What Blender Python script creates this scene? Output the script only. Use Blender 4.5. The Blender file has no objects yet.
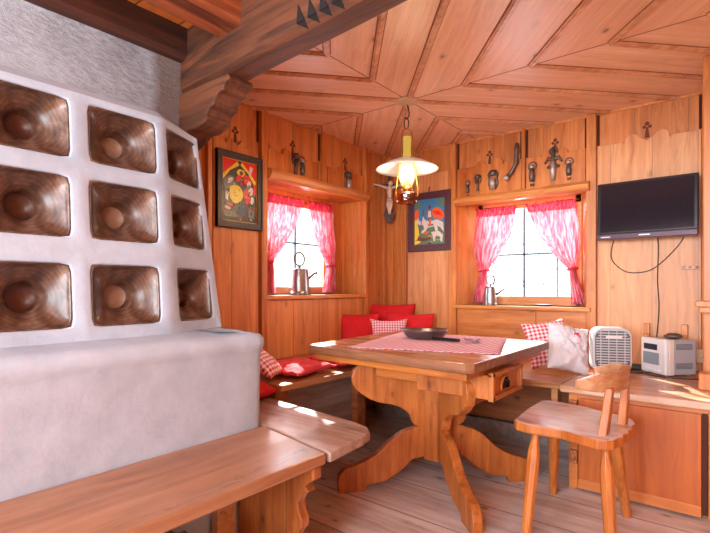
import bpy, bmesh, math, random
from mathutils import Matrix, Vector, noise
random.seed(7)
SC = bpy.context.scene
COL = SC.collection
R = math.radians
sin, cos, pi = math.sin, math.cos, math.pi

# ---------------------------------------------------------------- materials
def lin(c):
    out = []
    for v in c:
        v = v / 255.0
        out.append(v / 12.92 if v <= 0.04045 else ((v + 0.055) / 1.055) ** 2.4)
    return (out[0], out[1], out[2], 1.0)

class NT:
    def __init__(s, name):
        s.m = bpy.data.materials.new(name)
        s.m.use_nodes = True
        s.t = s.m.node_tree
        s.n = s.t.nodes
        s.b = s.n.get('Principled BSDF')
        s.out = s.n.get('Material Output')
    def new(s, typ, **kw):
        n = s.n.new(typ)
        for k, v in kw.items():
            setattr(n, k, v)
        return n
    def ln(s, a, b):
        s.t.links.new(a, b)
    def math(s, op, a, b=None, c=None):
        n = s.n.new('ShaderNodeMath'); n.operation = op
        for i, v in enumerate((a, b, c)):
            if v is None: continue
            if isinstance(v, (int, float)): n.inputs[i].default_value = v
            else: s.ln(v, n.inputs[i])
        return n.outputs[0]
    def mix(s, f, a, b, blend='MIX'):
        n = s.n.new('ShaderNodeMix'); n.data_type = 'RGBA'; n.blend_type = blend
        if isinstance(f, (int, float)): n.inputs[0].default_value = f
        else: s.ln(f, n.inputs[0])
        for i, v in ((6, a), (7, b)):
            if isinstance(v, tuple): n.inputs[i].default_value = v
            else: s.ln(v, n.inputs[i])
        return n.outputs[2]
    def ramp(s, f, stops):
        n = s.n.new('ShaderNodeValToRGB')
        e = n.color_ramp.elements
        while len(e) < len(stops): e.new(0.5)
        for i, (p, c) in enumerate(stops):
            e[i].position = p
            e[i].color = c if isinstance(c, tuple) else (c, c, c, 1)
        s.ln(f, n.inputs[0])
        return n.outputs[0]
    def noise(s, vec, scale, detail=3, rough=0.55, dist=0.0):
        n = s.n.new('ShaderNodeTexNoise')
        n.inputs['Scale'].default_value = scale; n.inputs['Detail'].default_value = detail
        n.inputs['Roughness'].default_value = rough; n.inputs['Distortion'].default_value = dist
        if vec is not None: s.ln(vec, n.inputs['Vector'])
        return n.outputs[0]
    def mapping(s, vec, scale=(1, 1, 1), rot=(0, 0, 0), loc=(0, 0, 0)):
        n = s.n.new('ShaderNodeMapping')
        n.inputs['Scale'].default_value = scale; n.inputs['Rotation'].default_value = rot
        n.inputs['Location'].default_value = loc
        s.ln(vec, n.inputs['Vector'])
        return n.outputs[0]
    def bump(s, h, strength=0.3, dist=0.01):
        n = s.n.new('ShaderNodeBump')
        n.inputs['Strength'].default_value = strength; n.inputs['Distance'].default_value = dist
        s.ln(h, n.inputs['Height']); s.ln(n.outputs[0], s.b.inputs['Normal'])

def plain(name, col, rough=0.5, metal=0.0, bumpy=0.0, bscale=60, vary=0.0, coat=0.0):
    t = NT(name); b = t.b
    b.inputs['Base Color'].default_value = lin(col)
    b.inputs['Roughness'].default_value = rough
    b.inputs['Metallic'].default_value = metal
    b.inputs['Coat Weight'].default_value = coat
    tc = t.new('ShaderNodeTexCoord')
    n = t.noise(tc.outputs['Object'], bscale, 3)
    if vary:
        c = lin(col); d = tuple(max(0, v * (1 - vary)) for v in c[:3]) + (1,)
        l = tuple(min(1, v * (1 + vary)) for v in c[:3]) + (1,)
        t.ln(t.mix(n, d, l), b.inputs['Base Color'])
    if bumpy: t.bump(n, bumpy, 0.004)
    return t.m

def wood(name, light, dark, rot=(0, 0, 0), grain=1.0, plank=0.0, off=0.0, seam=0.0, rough=0.45,
         knots=0.5, pvar=0.14, contrast=1.0, wear_sheen=None, bump=0.12, tone=None):
    """grain runs along local X after undoing rot; planks are counted along local Y"""
    t = NT(name); b = t.b
    tc = t.new('ShaderNodeTexCoord')
    vr = t.mapping(tc.outputs['Object'], rot=rot, loc=(0, off, 0))
    sx = t.new('ShaderNodeSeparateXYZ'); t.ln(vr, sx.inputs[0])
    pid = None
    if plank:
        q = t.math('DIVIDE', sx.outputs[1], plank)
        fl = t.math('FLOOR', q)
        wn = t.new('ShaderNodeTexWhiteNoise', noise_dimensions='1D'); t.ln(fl, wn.inputs['W'])
        pid = wn.outputs['Value']
        sh = t.new('ShaderNodeCombineXYZ')
        t.ln(t.math('MULTIPLY', pid, 37.0), sh.inputs[0]); t.ln(t.math('MULTIPLY', pid, 11.0), sh.inputs[2])
        va = t.new('ShaderNodeVectorMath', operation='ADD'); t.ln(vr, va.inputs[0]); t.ln(sh.outputs[0], va.inputs[1])
        vec = va.outputs[0]
    else:
        vec = vr
    # warp so the grain wanders
    w = t.noise(t.mapping(vec, scale=(1.2, 4, 4)), 1.6, 2, 0.5)
    wv = t.new('ShaderNodeCombineXYZ'); t.ln(t.math('MULTIPLY', w, 0.10), wv.inputs[1]); t.ln(t.math('MULTIPLY', w, 0.10), wv.inputs[2])
    vw = t.new('ShaderNodeVectorMath', operation='ADD'); t.ln(vec, vw.inputs[0]); t.ln(wv.outputs[0], vw.inputs[1])
    g = grain
    n1 = t.noise(t.mapping(vw.outputs[0], scale=(0.9 * g, 26 * g, 26 * g)), 1.0, 4, 0.6, 0.4)
    n2 = t.noise(t.mapping(vw.outputs[0], scale=(3.0 * g, 90 * g, 90 * g)), 1.0, 3, 0.6)
    n3 = t.noise(t.mapping(vec, scale=(1.0, 3.0, 3.0)), 1.3, 2, 0.5)
    f = t.math('ADD', t.math('MULTIPLY', n1, 0.55), t.math('ADD', t.math('MULTIPLY', n2, 0.2), t.math('MULTIPLY', n3, 0.25)))
    lo = 0.5 - 0.14 / contrast; hi = 0.5 + 0.13 / contrast
    col = t.ramp(f, [(max(0, lo), lin(dark)), (min(1, hi), lin(light))])
    if wear_sheen:
        wf = t.ramp(t.noise(t.mapping(vec, scale=(1.5, 4, 4)), 1.7, 4, 0.65), [(0.42, 0.0), (0.68, 1.0)])
        col = t.mix(t.math('MULTIPLY', wf, wear_sheen[1]), col, lin(wear_sheen[0]))
    if knots:
        vo = t.new('ShaderNodeTexVoronoi'); vo.inputs['Scale'].default_value = 1.0
        t.ln(t.mapping(vec, scale=(4.4, 7.5, 7.5)), vo.inputs['Vector'])
        kn = t.ramp(vo.outputs['Distance'], [(0.0, 1.0), (0.07, 0.9), (0.10, 0.25), (0.24, 0.0)])
        kc = tuple(c * 0.28 for c in lin(dark)[:3]) + (1,)
        col = t.mix(t.math('MULTIPLY', kn, knots), col, kc)
    if plank:
        k = t.math('ADD', 1.0 - pvar, t.math('MULTIPLY', pid, 2 * pvar))
        mm = t.new('ShaderNodeCombineColor')
        for i in range(3): t.ln(k, mm.inputs[i])
        col = t.mix(1.0, col, mm.outputs[0], 'MULTIPLY')
        if seam:
            fr = t.math('FRACT', q)
            d = t.math('MINIMUM', fr, t.math('SUBTRACT', 1.0, fr))
            s = t.math('LESS_THAN', d, seam / plank * 0.5)
            col = t.mix(t.math('MULTIPLY', s, 0.85), col, tuple(c * 0.12 for c in lin(dark)[:3]) + (1,))
    t.ln(col, b.inputs['Base Color'])
    t.ln(t.math('ADD', rough - 0.08, t.math('MULTIPLY', n1, 0.16)), b.inputs['Roughness'])
    t.bump(f, bump, 0.01)
    return t.m

def gingham(name, a, b_, size, axes=(0, 1), sheer=0.0):
    t = NT(name)
    tc = t.new('ShaderNodeTexCoord'); sp = t.new('ShaderNodeSeparateXYZ'); t.ln(tc.outputs['Object'], sp.inputs[0])
    s = []
    for ax in axes:
        s.append(t.math('LESS_THAN', t.math('FRACT', t.math('DIVIDE', sp.outputs[ax], size)), 0.5))
    f = t.math('MULTIPLY', t.math('ADD', s[0], s[1]), 0.5)
    t.ln(t.mix(f, lin(a), lin(b_)), t.b.inputs['Base Color'])
    t.b.inputs['Roughness'].default_value = 0.9
    return t.m

def sheer(name, col, col2, transp=0.35, stripes=60.0, axis=1):
    t = NT(name)
    tc = t.new('ShaderNodeTexCoord')
    sp = t.new('ShaderNodeSeparateXYZ'); t.ln(tc.outputs['Object'], sp.inputs[0])
    n = t.noise(t.mapping(tc.outputs['Object'], scale=(1, 1, 0.15)), stripes, 2)
    c = t.mix(t.ramp(n, [(0.4, 0.0), (0.62, 1.0)]), lin(col), lin(col2))
    d = t.new('ShaderNodeBsdfDiffuse'); tl = t.new('ShaderNodeBsdfTranslucent'); tr = t.new('ShaderNodeBsdfTransparent')
    t.ln(c, d.inputs[0]); t.ln(c, tl.inputs[0])
    t.ln(t.mix(0.5, c, (1, 1, 1, 1)), tr.inputs[0])
    m1 = t.new('ShaderNodeMixShader'); m1.inputs[0].default_value = 0.27; t.ln(d.outputs[0], m1.inputs[1]); t.ln(tl.outputs[0], m1.inputs[2])
    m2 = t.new('ShaderNodeMixShader'); m2.inputs[0].default_value = transp; t.ln(m1.outputs[0], m2.inputs[1]); t.ln(tr.outputs[0], m2.inputs[2])
    t.ln(m2.outputs[0], t.out.inputs['Surface'])
    return t.m

def glassy(name, tint=(255, 255, 255), refl=0.08, alpha=0.9):
    t = NT(name)
    tr = t.new('ShaderNodeBsdfTransparent'); tr.inputs[0].default_value = lin(tint)
    gl = t.new('ShaderNodeBsdfGlossy'); gl.inputs['Roughness'].default_value = 0.03
    m = t.new('ShaderNodeMixShader'); m.inputs[0].default_value = refl
    t.ln(tr.outputs[0], m.inputs[1]); t.ln(gl.outputs[0], m.inputs[2]); t.ln(m.outputs[0], t.out.inputs['Surface'])
    return t.m

def plaster(name, c1, c2, rough_bump=0.5, sc=14, brush=False, stain=None):
    t = NT(name)
    tc = t.new('ShaderNodeTexCoord')
    o = tc.outputs['Object']
    n1 = t.noise(o, 2.2, 4, 0.6); n2 = t.noise(t.mapping(o, scale=(1, 1, 2.4) if brush else (1, 1, 1)), sc, 6, 0.65)
    f = t.math('ADD', t.math('MULTIPLY', n1, 0.6), t.math('MULTIPLY', n2, 0.4))
    col = t.ramp(f, [(0.36, lin(c2)), (0.62, lin(c1))])
    if stain:
        sp = t.new('ShaderNodeSeparateXYZ'); t.ln(o, sp.inputs[0])
        e = t.math('ADD', sp.outputs[1], t.math('MULTIPLY', n1, 0.18))
        col = t.mix(t.ramp(t.math('SUBTRACT', e, stain[1]), [(0.0, 0.0), (0.05, 0.75)]), col, lin(stain[0]))
    t.ln(col, t.b.inputs['Base Color'])
    t.b.inputs['Roughness'].default_value = 0.85
    t.bump(n2, rough_bump, 0.012)
    return t.m

GX, GY, GZ = (0, 0, 0), (0, 0, R(-90)), (0, R(90), 0)   # mapping rotations: grain along world X / Y / Z
# for vertical boards on the left wall (planks counted along Y) and right wall (planks counted along X)
VL = (0, R(90), 0)
VR = (R(90), 0, R(-90))

M = {}
OR1, OR2 = (226, 158, 104), (188, 112, 62)
M['wall_l'] = wood('pine panel left', (230, 152, 84), (182, 102, 48), rot=VL, plank=0.27, seam=0.004, off=0.02, pvar=0.06, rough=0.42, knots=0.55)
M['wall_r'] = wood('pine panel right', (222, 142, 76), (172, 94, 42), rot=VR, plank=0.29, seam=0.0018, off=0.05, pvar=0.07, rough=0.42, knots=0.5)
M['frieze'] = wood('pine frieze', (222, 136, 64), (170, 84, 32), rot=VL, plank=0.0, rough=0.4, knots=0.35)
M['wall_r2'] = wood('pine panel right carved', (232, 166, 108), (190, 116, 62), rot=VR, plank=0.24, seam=0.002, off=0.05, pvar=0.05, rough=0.42, knots=0.5)
M['black_cut'] = plain('deep cut', (22, 12, 8), 0.9)
M['motif'] = plain('carved brown', (104, 54, 30), 0.8)  # stands in for the shade inside the pierced trefoils
M['stile'] = wood('pine stile', (228, 146, 76), (176, 96, 40), rot=GZ, rough=0.4, knots=0.2)
M['railx'] = wood('pine rail x', (232, 156, 84), (184, 106, 50), rot=GX, rough=0.4, knots=0.25)
M['raily'] = wood('pine rail y', (232, 156, 84), (184, 106, 50), rot=GY, rough=0.4, knots=0.25)
M['lowx'] = wood('pine low panel x', (224, 146, 78), (172, 94, 42), rot=GX, rough=0.42, knots=0.6)
M['floor'] = wood('floor boards', (228, 210, 200), (166, 144, 132), rot=GX, plank=0.31, off=0.28, seam=0.006, pvar=0.10, rough=0.38, knots=0.75, wear_sheen=((226, 220, 222), 0.6))
M['table_top'] = wood('table top', (202, 142, 92), (124, 72, 40), rot=GX, rough=0.24, knots=0.4, wear_sheen=((206, 186, 176), 0.3))
M['table_edge'] = wood('worn table edge', (166, 112, 78), (96, 56, 34), rot=GX, rough=0.35, knots=0.3)
M['table'] = wood('table honey', (200, 118, 54), (140, 68, 26), rot=GZ, rough=0.4, knots=0.6)
M['tabley'] = wood('table honey rail', (208, 124, 54), (150, 76, 30), rot=GX, rough=0.4, knots=0.4)
M['chair'] = wood('chair honey', (208, 124, 56), (156, 78, 30), rot=GZ, rough=0.38, knots=0.3)
M['seat'] = wood('chair seat', (220, 176, 148), (166, 114, 84), rot=GX, rough=0.2, knots=0.3, wear_sheen=((236, 230, 238), 0.9))  # pale patches paint window sheen over the worn top
M['rail'] = wood('chair back rail', (206, 150, 108), (160, 98, 58), rot=GY, rough=0.35, knots=0.1)
M['bench'] = wood('stove bench plank', (184, 126, 86), (126, 78, 48), rot=GY, grain=0.8, rough=0.3, knots=0.6, contrast=0.8, wear_sheen=((196, 160, 134), 0.25))
M['bench2'] = wood('stove bench end plank', (184, 150, 130), (124, 88, 70), rot=GX, grain=0.8, rough=0.22, knots=0.4, wear_sheen=((206, 190, 186), 0.4))
M['benchleg'] = wood('bench leg board', (188, 110, 54), (126, 62, 26), rot=VR, plank=0.14, seam=0.003, rough=0.45, knots=0.8)
M['benchseat'] = wood('corner bench seat', (214, 156, 104), (158, 100, 58), rot=GX, rough=0.3, knots=0.4)
M['benchseaty'] = wood('corner bench seat left', (210, 152, 104), (152, 94, 56), rot=GY, rough=0.3, knots=0.4)
M['benchface'] = wood('corner bench dark boards', (196, 120, 72), (130, 70, 40), rot=GX, plank=0.0, rough=0.5, knots=0.7)
M['benchgrey'] = wood('bench front panel', (176, 150, 140), (120, 98, 90), rot=GY, rough=0.55, knots=0.3)
M['cab'] = wood('cabinet door', (204, 106, 34), (160, 72, 18), rot=VR, rough=0.38, knots=0.0, contrast=0.8)
M['cabrail'] = wood('cabinet rail', (216, 130, 62), (180, 96, 42), rot=GX, rough=0.4, knots=0.2)
M['ctop'] = wood('worktop', (222, 166, 122), (180, 118, 76), rot=GX, rough=0.2, knots=0.35, wear_sheen=((232, 206, 190), 0.5))
M['beam'] = wood('dark beam x', (118, 64, 36), (48, 24, 14), rot=GX, grain=0.7, rough=0.6, knots=0.5, contrast=1.3, bump=0.5, wear_sheen=((130, 86, 60), 0.2))
M['joist'] = wood('joist y', (180, 92, 48), (90, 40, 20), rot=GY, grain=0.7, rough=0.6, knots=0.5, contrast=1.3, bump=0.5)
M['joistdark'] = wood('joist dark', (92, 46, 28), (40, 20, 14), rot=GY, grain=0.7, rough=0.65, knots=0.5, contrast=1.3, bump=0.6)
M['deck'] = wood('ceiling deck boards', (244, 140, 62), (190, 92, 38), rot=GX, plank=0.2, seam=0.008, rough=0.5, knots=0.4)
CEIL = ((244, 200, 162), (214, 154, 112))
for k, a in (('se', 49.5), ('ne', -46.5), ('sw', -48.5), ('nw', 49)):
    M['ceil_' + k] = wood('ceiling ' + k, CEIL[0], CEIL[1], rot=(0, 0, R(a)), rough=0.4, knots=0.85, contrast=0.8)
M['bat'] = wood('ceiling batten', (236, 178, 132), (184, 118, 76), rot=GX, rough=0.4, knots=0.0)
M['cgroove'] = plain('ceiling seam', (150, 92, 66), 0.8)
M['groove'] = plain('dark groove', (74, 34, 20), 0.9)  # painted shade for stile rebates, door gap and drawer hole
M['stove'] = plaster('stove lime wash', (190, 200, 214), (166, 176, 190), 0.35, 9)
M['chimney'] = plaster('rough wall plaster', (196, 198, 206), (140, 138, 144), 0.9, 26, True, stain=((104, 72, 48), 1.17))
M['dark'] = plain('black plastic', (22, 20, 24), 0.3)
M['screen'] = plain('tv screen', (38, 32, 40), 0.12)
M['bezel'] = plain('tv lower bezel', (92, 70, 82), 0.25, 0.3)
M['silver'] = plain('silver lettering', (200, 196, 200), 0.3, 0.6)
M['white_pl'] = plain('white plastic', (226, 222, 220), 0.4)
M['cream_pl'] = plain('cream plastic', (222, 206, 190), 0.45)
M['grey_pl'] = plain('grey plastic', (168, 166, 170), 0.4)
M['heater'] = plain('greyish white plastic', (198, 194, 196), .4)
M['slot'] = plain('slot grey', (96, 92, 94), 0.6)
M['display'] = plain('radio display', (52, 60, 68), 0.15)
M['glasspanel'] = plain('radio window', (150, 168, 176), 0.12, 0.2)
M['red'] = plain('red cotton', (214, 26, 36), 0.85, 0, 0.25, 160, 0.10)
M['red2'] = plain('faded red cotton', (232, 66, 74), 0.88, 0, 0.3, 120, 0.12)
M['linen'] = plain('white linen', (224, 220, 226), 0.9, 0, 0.3, 140, 0.06)
M['pink'] = plain('pink embroidery', (214, 70, 100), 0.9)
M['ging'] = gingham('red gingham', (250, 236, 238), (214, 20, 62), 0.025)
M['gingp'] = gingham('fine gingham', (246, 226, 230), (206, 50, 82), 0.02)
M['gingrun'] = gingham('runner gingham', (240, 214, 222), (190, 56, 92), 0.030)
M['sheer'] = sheer('pink voile', (230, 96, 118), (244, 176, 186), 0.07)
M['header'] = sheer('curtain heading', (218, 34, 62), (236, 96, 120), 0.03, 130)
M['pane'] = glassy('window glass')
M['lead'] = plain('window lead', (84, 92, 104), 0.5)
M['winframe'] = wood('window sash', (236, 160, 96), (206, 120, 64), rot=GX, rough=0.4, knots=0.1)
M['iron'] = plain('dark iron', (44, 38, 38), 0.45, 0.8)
M['pewter'] = plain('pewter', (164, 164, 168), 0.28, 0.9, 0.1, 30)
M['oldpewter'] = plain('tarnished pewter', (112, 96, 88), 0.45, 0.7, 0.8, 90, 0.5)
M['palepewter'] = plain('bright pewter', (188, 172, 160), 0.4, 0.5, 0.8, 90, 0.3)
M['brass'] = plain('old brass', (176, 122, 52), 0.3, 0.9)
M['pan'] = plain('grey pan', (120, 104, 104), 0.3, 0.7)
M['pansteel'] = plain('pan inside', (150, 142, 146), 0.3, 0.6)
M['frame1'] = plain('dark picture frame', (66, 52, 54), 0.4, 0, 0.2, 50, 0.2)
M['frame2'] = plain('plum picture frame', (84, 44, 52), 0.45, 0, 0.2, 50, 0.2)
M['gold'] = plain('gilt edge', (210, 160, 70), 0.4, 0.4)
M['ivory'] = plain('ivory carved figure', (224, 196, 172), 0.55)
M['darkwood'] = wood('dark cross wood', (86, 48, 34), (50, 26, 20), rot=GZ, knots=0, rough=0.5)
M['shade'] = plain('enamel shade', (236, 226, 214), 0.35)
M['shadetop'] = plain('shade top', (196, 160, 120), 0.4)
M['amber'] = glassy('amber lamp base glass', (236, 170, 110), 0.16)
M['cable'] = plain('cable', (50, 34, 30), 0.6)
M['wicker'] = plain('dark green wicker', (74, 84, 66), 0.8, 0, 0.6, 60, 0.4)
M['socket'] = plain('socket cream', (226, 196, 160), 0.5)
# ceramic of the stove tiles: brown glaze with turned rings
def ceramic():
    t = NT('brown glazed stove tile'); tc = t.new('ShaderNodeTexCoord'); o = tc.outputs['Object']
    ln_ = t.new('ShaderNodeVectorMath', operation='LENGTH')
    t.ln(t.mapping(o, scale=(0.0, 1, 1)), ln_.inputs[0])
    w = t.math('SINE', t.math('MULTIPLY', t.math('ADD', ln_.outputs['Value'], t.math('MULTIPLY', t.noise(o, 12, 2), .02)), 520.0))
    n = t.noise(o, 16, 4, 0.6)
    f = t.math('ADD', t.math('MULTIPLY', w, 0.035), n)
    c = t.ramp(f, [(0.32, lin((62, 38, 28))), (0.52, lin((98, 68, 52))), (0.72, lin((136, 106, 90)))])
    t.ln(c, t.b.inputs['Base Color']); t.b.inputs['Roughness'].default_value = 0.38
    t.b.inputs['Coat Weight'].default_value = 0.2; t.b.inputs['Coat Roughness'].default_value = 0.25
    t.bump(f, 0.2, 0.006)
    return t.m
M['ceramic'] = ceramic()
M['ceramic_dark'] = plain('tile centre dark', (84, 46, 32), 0.35, 0, 0.2, 40, 0.3)  # shade in the hollow painted into the colour
M['ceramic_eye'] = plain('tile centre', (158, 132, 114), 0.4, 0, 0.2, 40, 0.3)  # paler: light caught by the bowl painted into the colour
def emit(name, col, s):
    t = NT(name); e = t.new('ShaderNodeEmission'); e.inputs[0].default_value = lin(col); e.inputs[1].default_value = s
    t.ln(e.outputs[0], t.out.inputs['Surface']); return t.m
def lampglass():
    t = NT('glowing lamp chimney'); tc = t.new('ShaderNodeTexCoord')
    sp = t.new('ShaderNodeSeparateXYZ'); t.ln(tc.outputs['Object'], sp.inputs[0])
    d = t.math('ABSOLUTE', t.math('SUBTRACT', sp.outputs[2], 1.775))
    f = t.ramp(d, [(0.0, 1.0), (0.045, 0.8), (0.095, 0.0)])
    e = t.new('ShaderNodeEmission'); t.ln(t.mix(f, lin((250, 200, 90)), lin((255, 240, 200))), e.inputs[0])
    t.ln(t.math('ADD', 0.40, t.math('MULTIPLY', f, 1.0)), e.inputs[1])
    t.ln(e.outputs[0], t.out.inputs['Surface']); return t.m
M['globe'] = lampglass()

# ---------------------------------------------------------------- mesh builder
class MB:
    def __init__(s):
        s.v = []; s.f = []; s.mi = []; s.sm = []
    def add(s, vs, fs, mi=0, smooth=False, mat=None):
        o = len(s.v)
        for p in vs:
            p = Vector(p)
            if mat is not None: p = mat @ p
            s.v.append(tuple(p))
        for f in fs:
            s.f.append([i + o for i in f]); s.mi.append(mi); s.sm.append(smooth)
        return s
    def box(s, a, b, mi=0, mat=None):
        x0, y0, z0 = a; x1, y1, z1 = b
        x0, x1 = min(x0, x1), max(x0, x1); y0, y1 = min(y0, y1), max(y0, y1); z0, z1 = min(z0, z1), max(z0, z1)
        vs = [(x0, y0, z0), (x1, y0, z0), (x1, y1, z0), (x0, y1, z0), (x0, y0, z1), (x1, y0, z1), (x1, y1, z1), (x0, y1, z1)]
        fs = [(0, 3, 2, 1), (4, 5, 6, 7), (0, 1, 5, 4), (1, 2, 6, 5), (2, 3, 7, 6), (3, 0, 4, 7)]
        return s.add(vs, fs, mi, False, mat)
    def prism(s, pts, fn0, fn1, mi=0, smooth=False):
        """pts 2-D loop; fn0 / fn1 map a 2-D point to the near / far face"""
        n = len(pts)
        vs = [fn0(*p) for p in pts] + [fn1(*p) for p in pts]
        o = len(s.v)
        s.v += [tuple(v) for v in vs]
        s.f.append([o + i for i in range(n)]); s.mi.append(mi); s.sm.append(False)
        s.f.append([o + n + i for i in reversed(range(n))]); s.mi.append(mi); s.sm.append(False)
        for i in range(n):
            j = (i + 1) % n
            s.f.append([o + i, o + n + i, o + n + j, o + j]); s.mi.append(mi); s.sm.append(smooth)
        return s
    def slab(s, pts, z0, z1, mi=0):
        return s.prism(pts, lambda x, y: (x, y, z0), lambda x, y: (x, y, z1), mi)
    def lathe(s, prof, c=(0, 0, 0), seg=24, mi=0, mat=None, smooth=True, sq=1.0):
        vs = []; fs = []
        for r, z in prof:
            for k in range(seg):
                a = 2 * pi * k / seg
                vs.append((c[0] + r * cos(a), c[1] + r * sin(a) * sq, c[2] + z))
        for i in range(len(prof) - 1):
            for k in range(seg):
                l = (k + 1) % seg
                fs.append((i * seg + k, i * seg + l, (i + 1) * seg + l, (i + 1) * seg + k))
        if prof[0][0] > 1e-5: fs.append(tuple(reversed(range(seg))))
        if prof[-1][0] > 1e-5: fs.append(tuple((len(prof) - 1) * seg + k for k in range(seg)))
        return s.add(vs, fs, mi, smooth, mat)
    def tube(s, pts, r, seg=8, mi=0, closed=False, smooth=True):
        pts = [Vector(p) for p in pts]; n = len(pts)
        rs = r if isinstance(r, (list, tuple)) else [r] * n
        vs = []; fs = []; prev = None
        for i, p in enumerate(pts):
            a = pts[(i - 1) % n] if (closed or i) else p
            b = pts[(i + 1) % n] if (closed or i < n - 1) else p
            d = (b - a).normalized()
            if prev is None:
                up = Vector((0, 0, 1)) if abs(d.z) < 0.9 else Vector((1, 0, 0))
                u = d.cross(up).normalized()
            else:
                u = (prev - d * prev.dot(d)).normalized()
            prev = u; w = d.cross(u)
            for k in range(seg):
                t = 2 * pi * k / seg
                vs.append(p + (u * cos(t) + w * sin(t)) * rs[i])
        m = n if closed else n - 1
        for i in range(m):
            j = (i + 1) % n
            for k in range(seg):
                l = (k + 1) % seg
                fs.append((i * seg + k, i * seg + l, j * seg + l, j * seg + k))
        if not closed:
            fs.append(tuple(reversed(range(seg)))); fs.append(tuple((n - 1) * seg + k for k in range(seg)))
        return s.add(vs, fs, mi, smooth)
    def grid(s, fn, nu, nv, mi=0, smooth=True):
        vs = [fn(i / nu, j / nv) for j in range(nv + 1) for i in range(nu + 1)]
        fs = [(j * (nu + 1) + i, j * (nu + 1) + i + 1, (j + 1) * (nu + 1) + i + 1, (j + 1) * (nu + 1) + i) for j in range(nv) for i in range(nu)]
        return s.add(vs, fs, mi, smooth)
    def ball(s, c, r, seg=12, mi=0, mat=None):
        rx, ry, rz = (r, r, r) if isinstance(r, (int, float)) else r
        prof = []
        vs = []; fs = []; n = seg // 2 + 1
        for i in range(n + 1):
            t = pi * i / n
            for k in range(seg):
                a = 2 * pi * k / seg
                vs.append((c[0] + rx * sin(t) * cos(a), c[1] + ry * sin(t) * sin(a), c[2] - rz * cos(t)))
        for i in range(n):
            for k in range(seg):
                l = (k + 1) % seg
                fs.append((i * seg + k, i * seg + l, (i + 1) * seg + l, (i + 1) * seg + k))
        return s.add(vs, fs, mi, True, mat)
    def build(s, name, mats, parent=None, bevel=0.0, solid=0.0, subsurf=0, fix=True):
        me = bpy.data.meshes.new(name)
        me.from_pydata(s.v, [], s.f)
        if not isinstance(mats, (list, tuple)): mats = [mats]
        for m in mats: me.materials.append(m)
        for p, mi, sm in zip(me.polygons, s.mi, s.sm):
            p.material_index = mi; p.use_smooth = sm
        bm = bmesh.new(); bm.from_mesh(me)
        bmesh.ops.remove_doubles(bm, verts=bm.verts, dist=1e-5)
        if fix: bmesh.ops.recalc_face_normals(bm, faces=bm.faces)
        bm.to_mesh(me); bm.free(); me.update()
        o = bpy.data.objects.new(name, me); COL.objects.link(o)
        if parent is not None:
            o.parent = parent
            o.matrix_parent_inverse = Matrix.Translation(parent.location).inverted() if parent.type == 'EMPTY' else Matrix.Identity(4)
        if solid:
            m = o.modifiers.new('thickness', 'SOLIDIFY'); m.thickness = solid; m.offset = 0
        if bevel:
            m = o.modifiers.new('bevel', 'BEVEL'); m.width = bevel; m.segments = 2; m.limit_method = 'ANGLE'; m.angle_limit = R(40)
        if subsurf:
            m = o.modifiers.new('sub', 'SUBSURF'); m.levels = subsurf; m.render_levels = subsurf
        return o

def tag(o, label, cat, group=None, kind=None):
    o['label'] = label
    if cat: o['category'] = cat
    if group: o['group'] = group
    if kind: o['kind'] = kind
    return o
def thing(name, loc, label, cat, group=None):
    o = bpy.data.objects.new(name, None); COL.objects.link(o)
    o.location = loc; o.empty_display_size = 0.1
    return tag(o, label, cat, group)
def struct(o, label=None):
    o['kind'] = 'structure'
    if label: o['label'] = label
    return o
def lab(o, l):
    o['label'] = l; return o
def rename_wait(*a): pass

# ---------------------------------------------------------------- dimensions
XW, YW, ZC = -2.50, 3.60, 2.24      # left wall plane, right wall plane, ceiling
XR, YB = 0.95, -2.3                 # wall on the right, wall behind the camera
CHX, CHY = -2.035, 1.29              # plaster chimney wall: face and end

# ---------------------------------------------------------------- floor, outer walls
struct(MB().box((-3.0, YB - .1, -0.05), (XR + .1, YW + .3, 0)).build('floor', M['floor']), 'wide worn grey-brown floorboards')

# left wall (thick, with niche hole Y 2.155..3.27, z 0.99..1.82)
LN = (2.155, 3.25, 1.0, 1.80)
w = MB()
w.box((XW - .3, CHY - .1, 0), (XW, LN[0], ZC)); w.box((XW - .3, LN[1], 0), (XW, YW + .3, ZC))
w.box((XW - .3, LN[0], 0), (XW, LN[1], LN[2])); w.box((XW - .3, LN[0], LN[3]), (XW, LN[1], ZC))
struct(w.build('wall_left', M['wall_l']), 'honey pine panelled wall with the deep window niche')
RN = (-1.80, -0.815, 0.915, 1.74)
w = MB()
w.box((XW, YW, 0), (RN[0], YW + .3, ZC)); w.box((RN[1], YW, 0), (XR + .1, YW + .3, ZC))
w.box((RN[0], YW, 0), (RN[1], YW + .3, RN[2])); w.box((RN[0], YW, RN[3]), (RN[1], YW + .3, ZC))
struct(w.build('wall_right', M['wall_r']), 'pale pine panelled wall behind the television')
struct(MB().box((XR, YB, 0), (XR + .1, YW, ZC)).build('wall_side', M['wall_l']))
w = MB()   # wall behind the camera; two wide openings added for fill light
w.box((CHX, YB - .1, 0), (XR, YB, .7)); w.box((CHX, YB - .1, 2.1), (XR, YB, ZC))
for a, b in ((CHX, -1.95), (-.65, -.5), (.8, XR)): w.box((a, YB - .1, .7), (b, YB, 2.1))
struct(w.build('wall_back', M['wall_r']))
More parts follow.
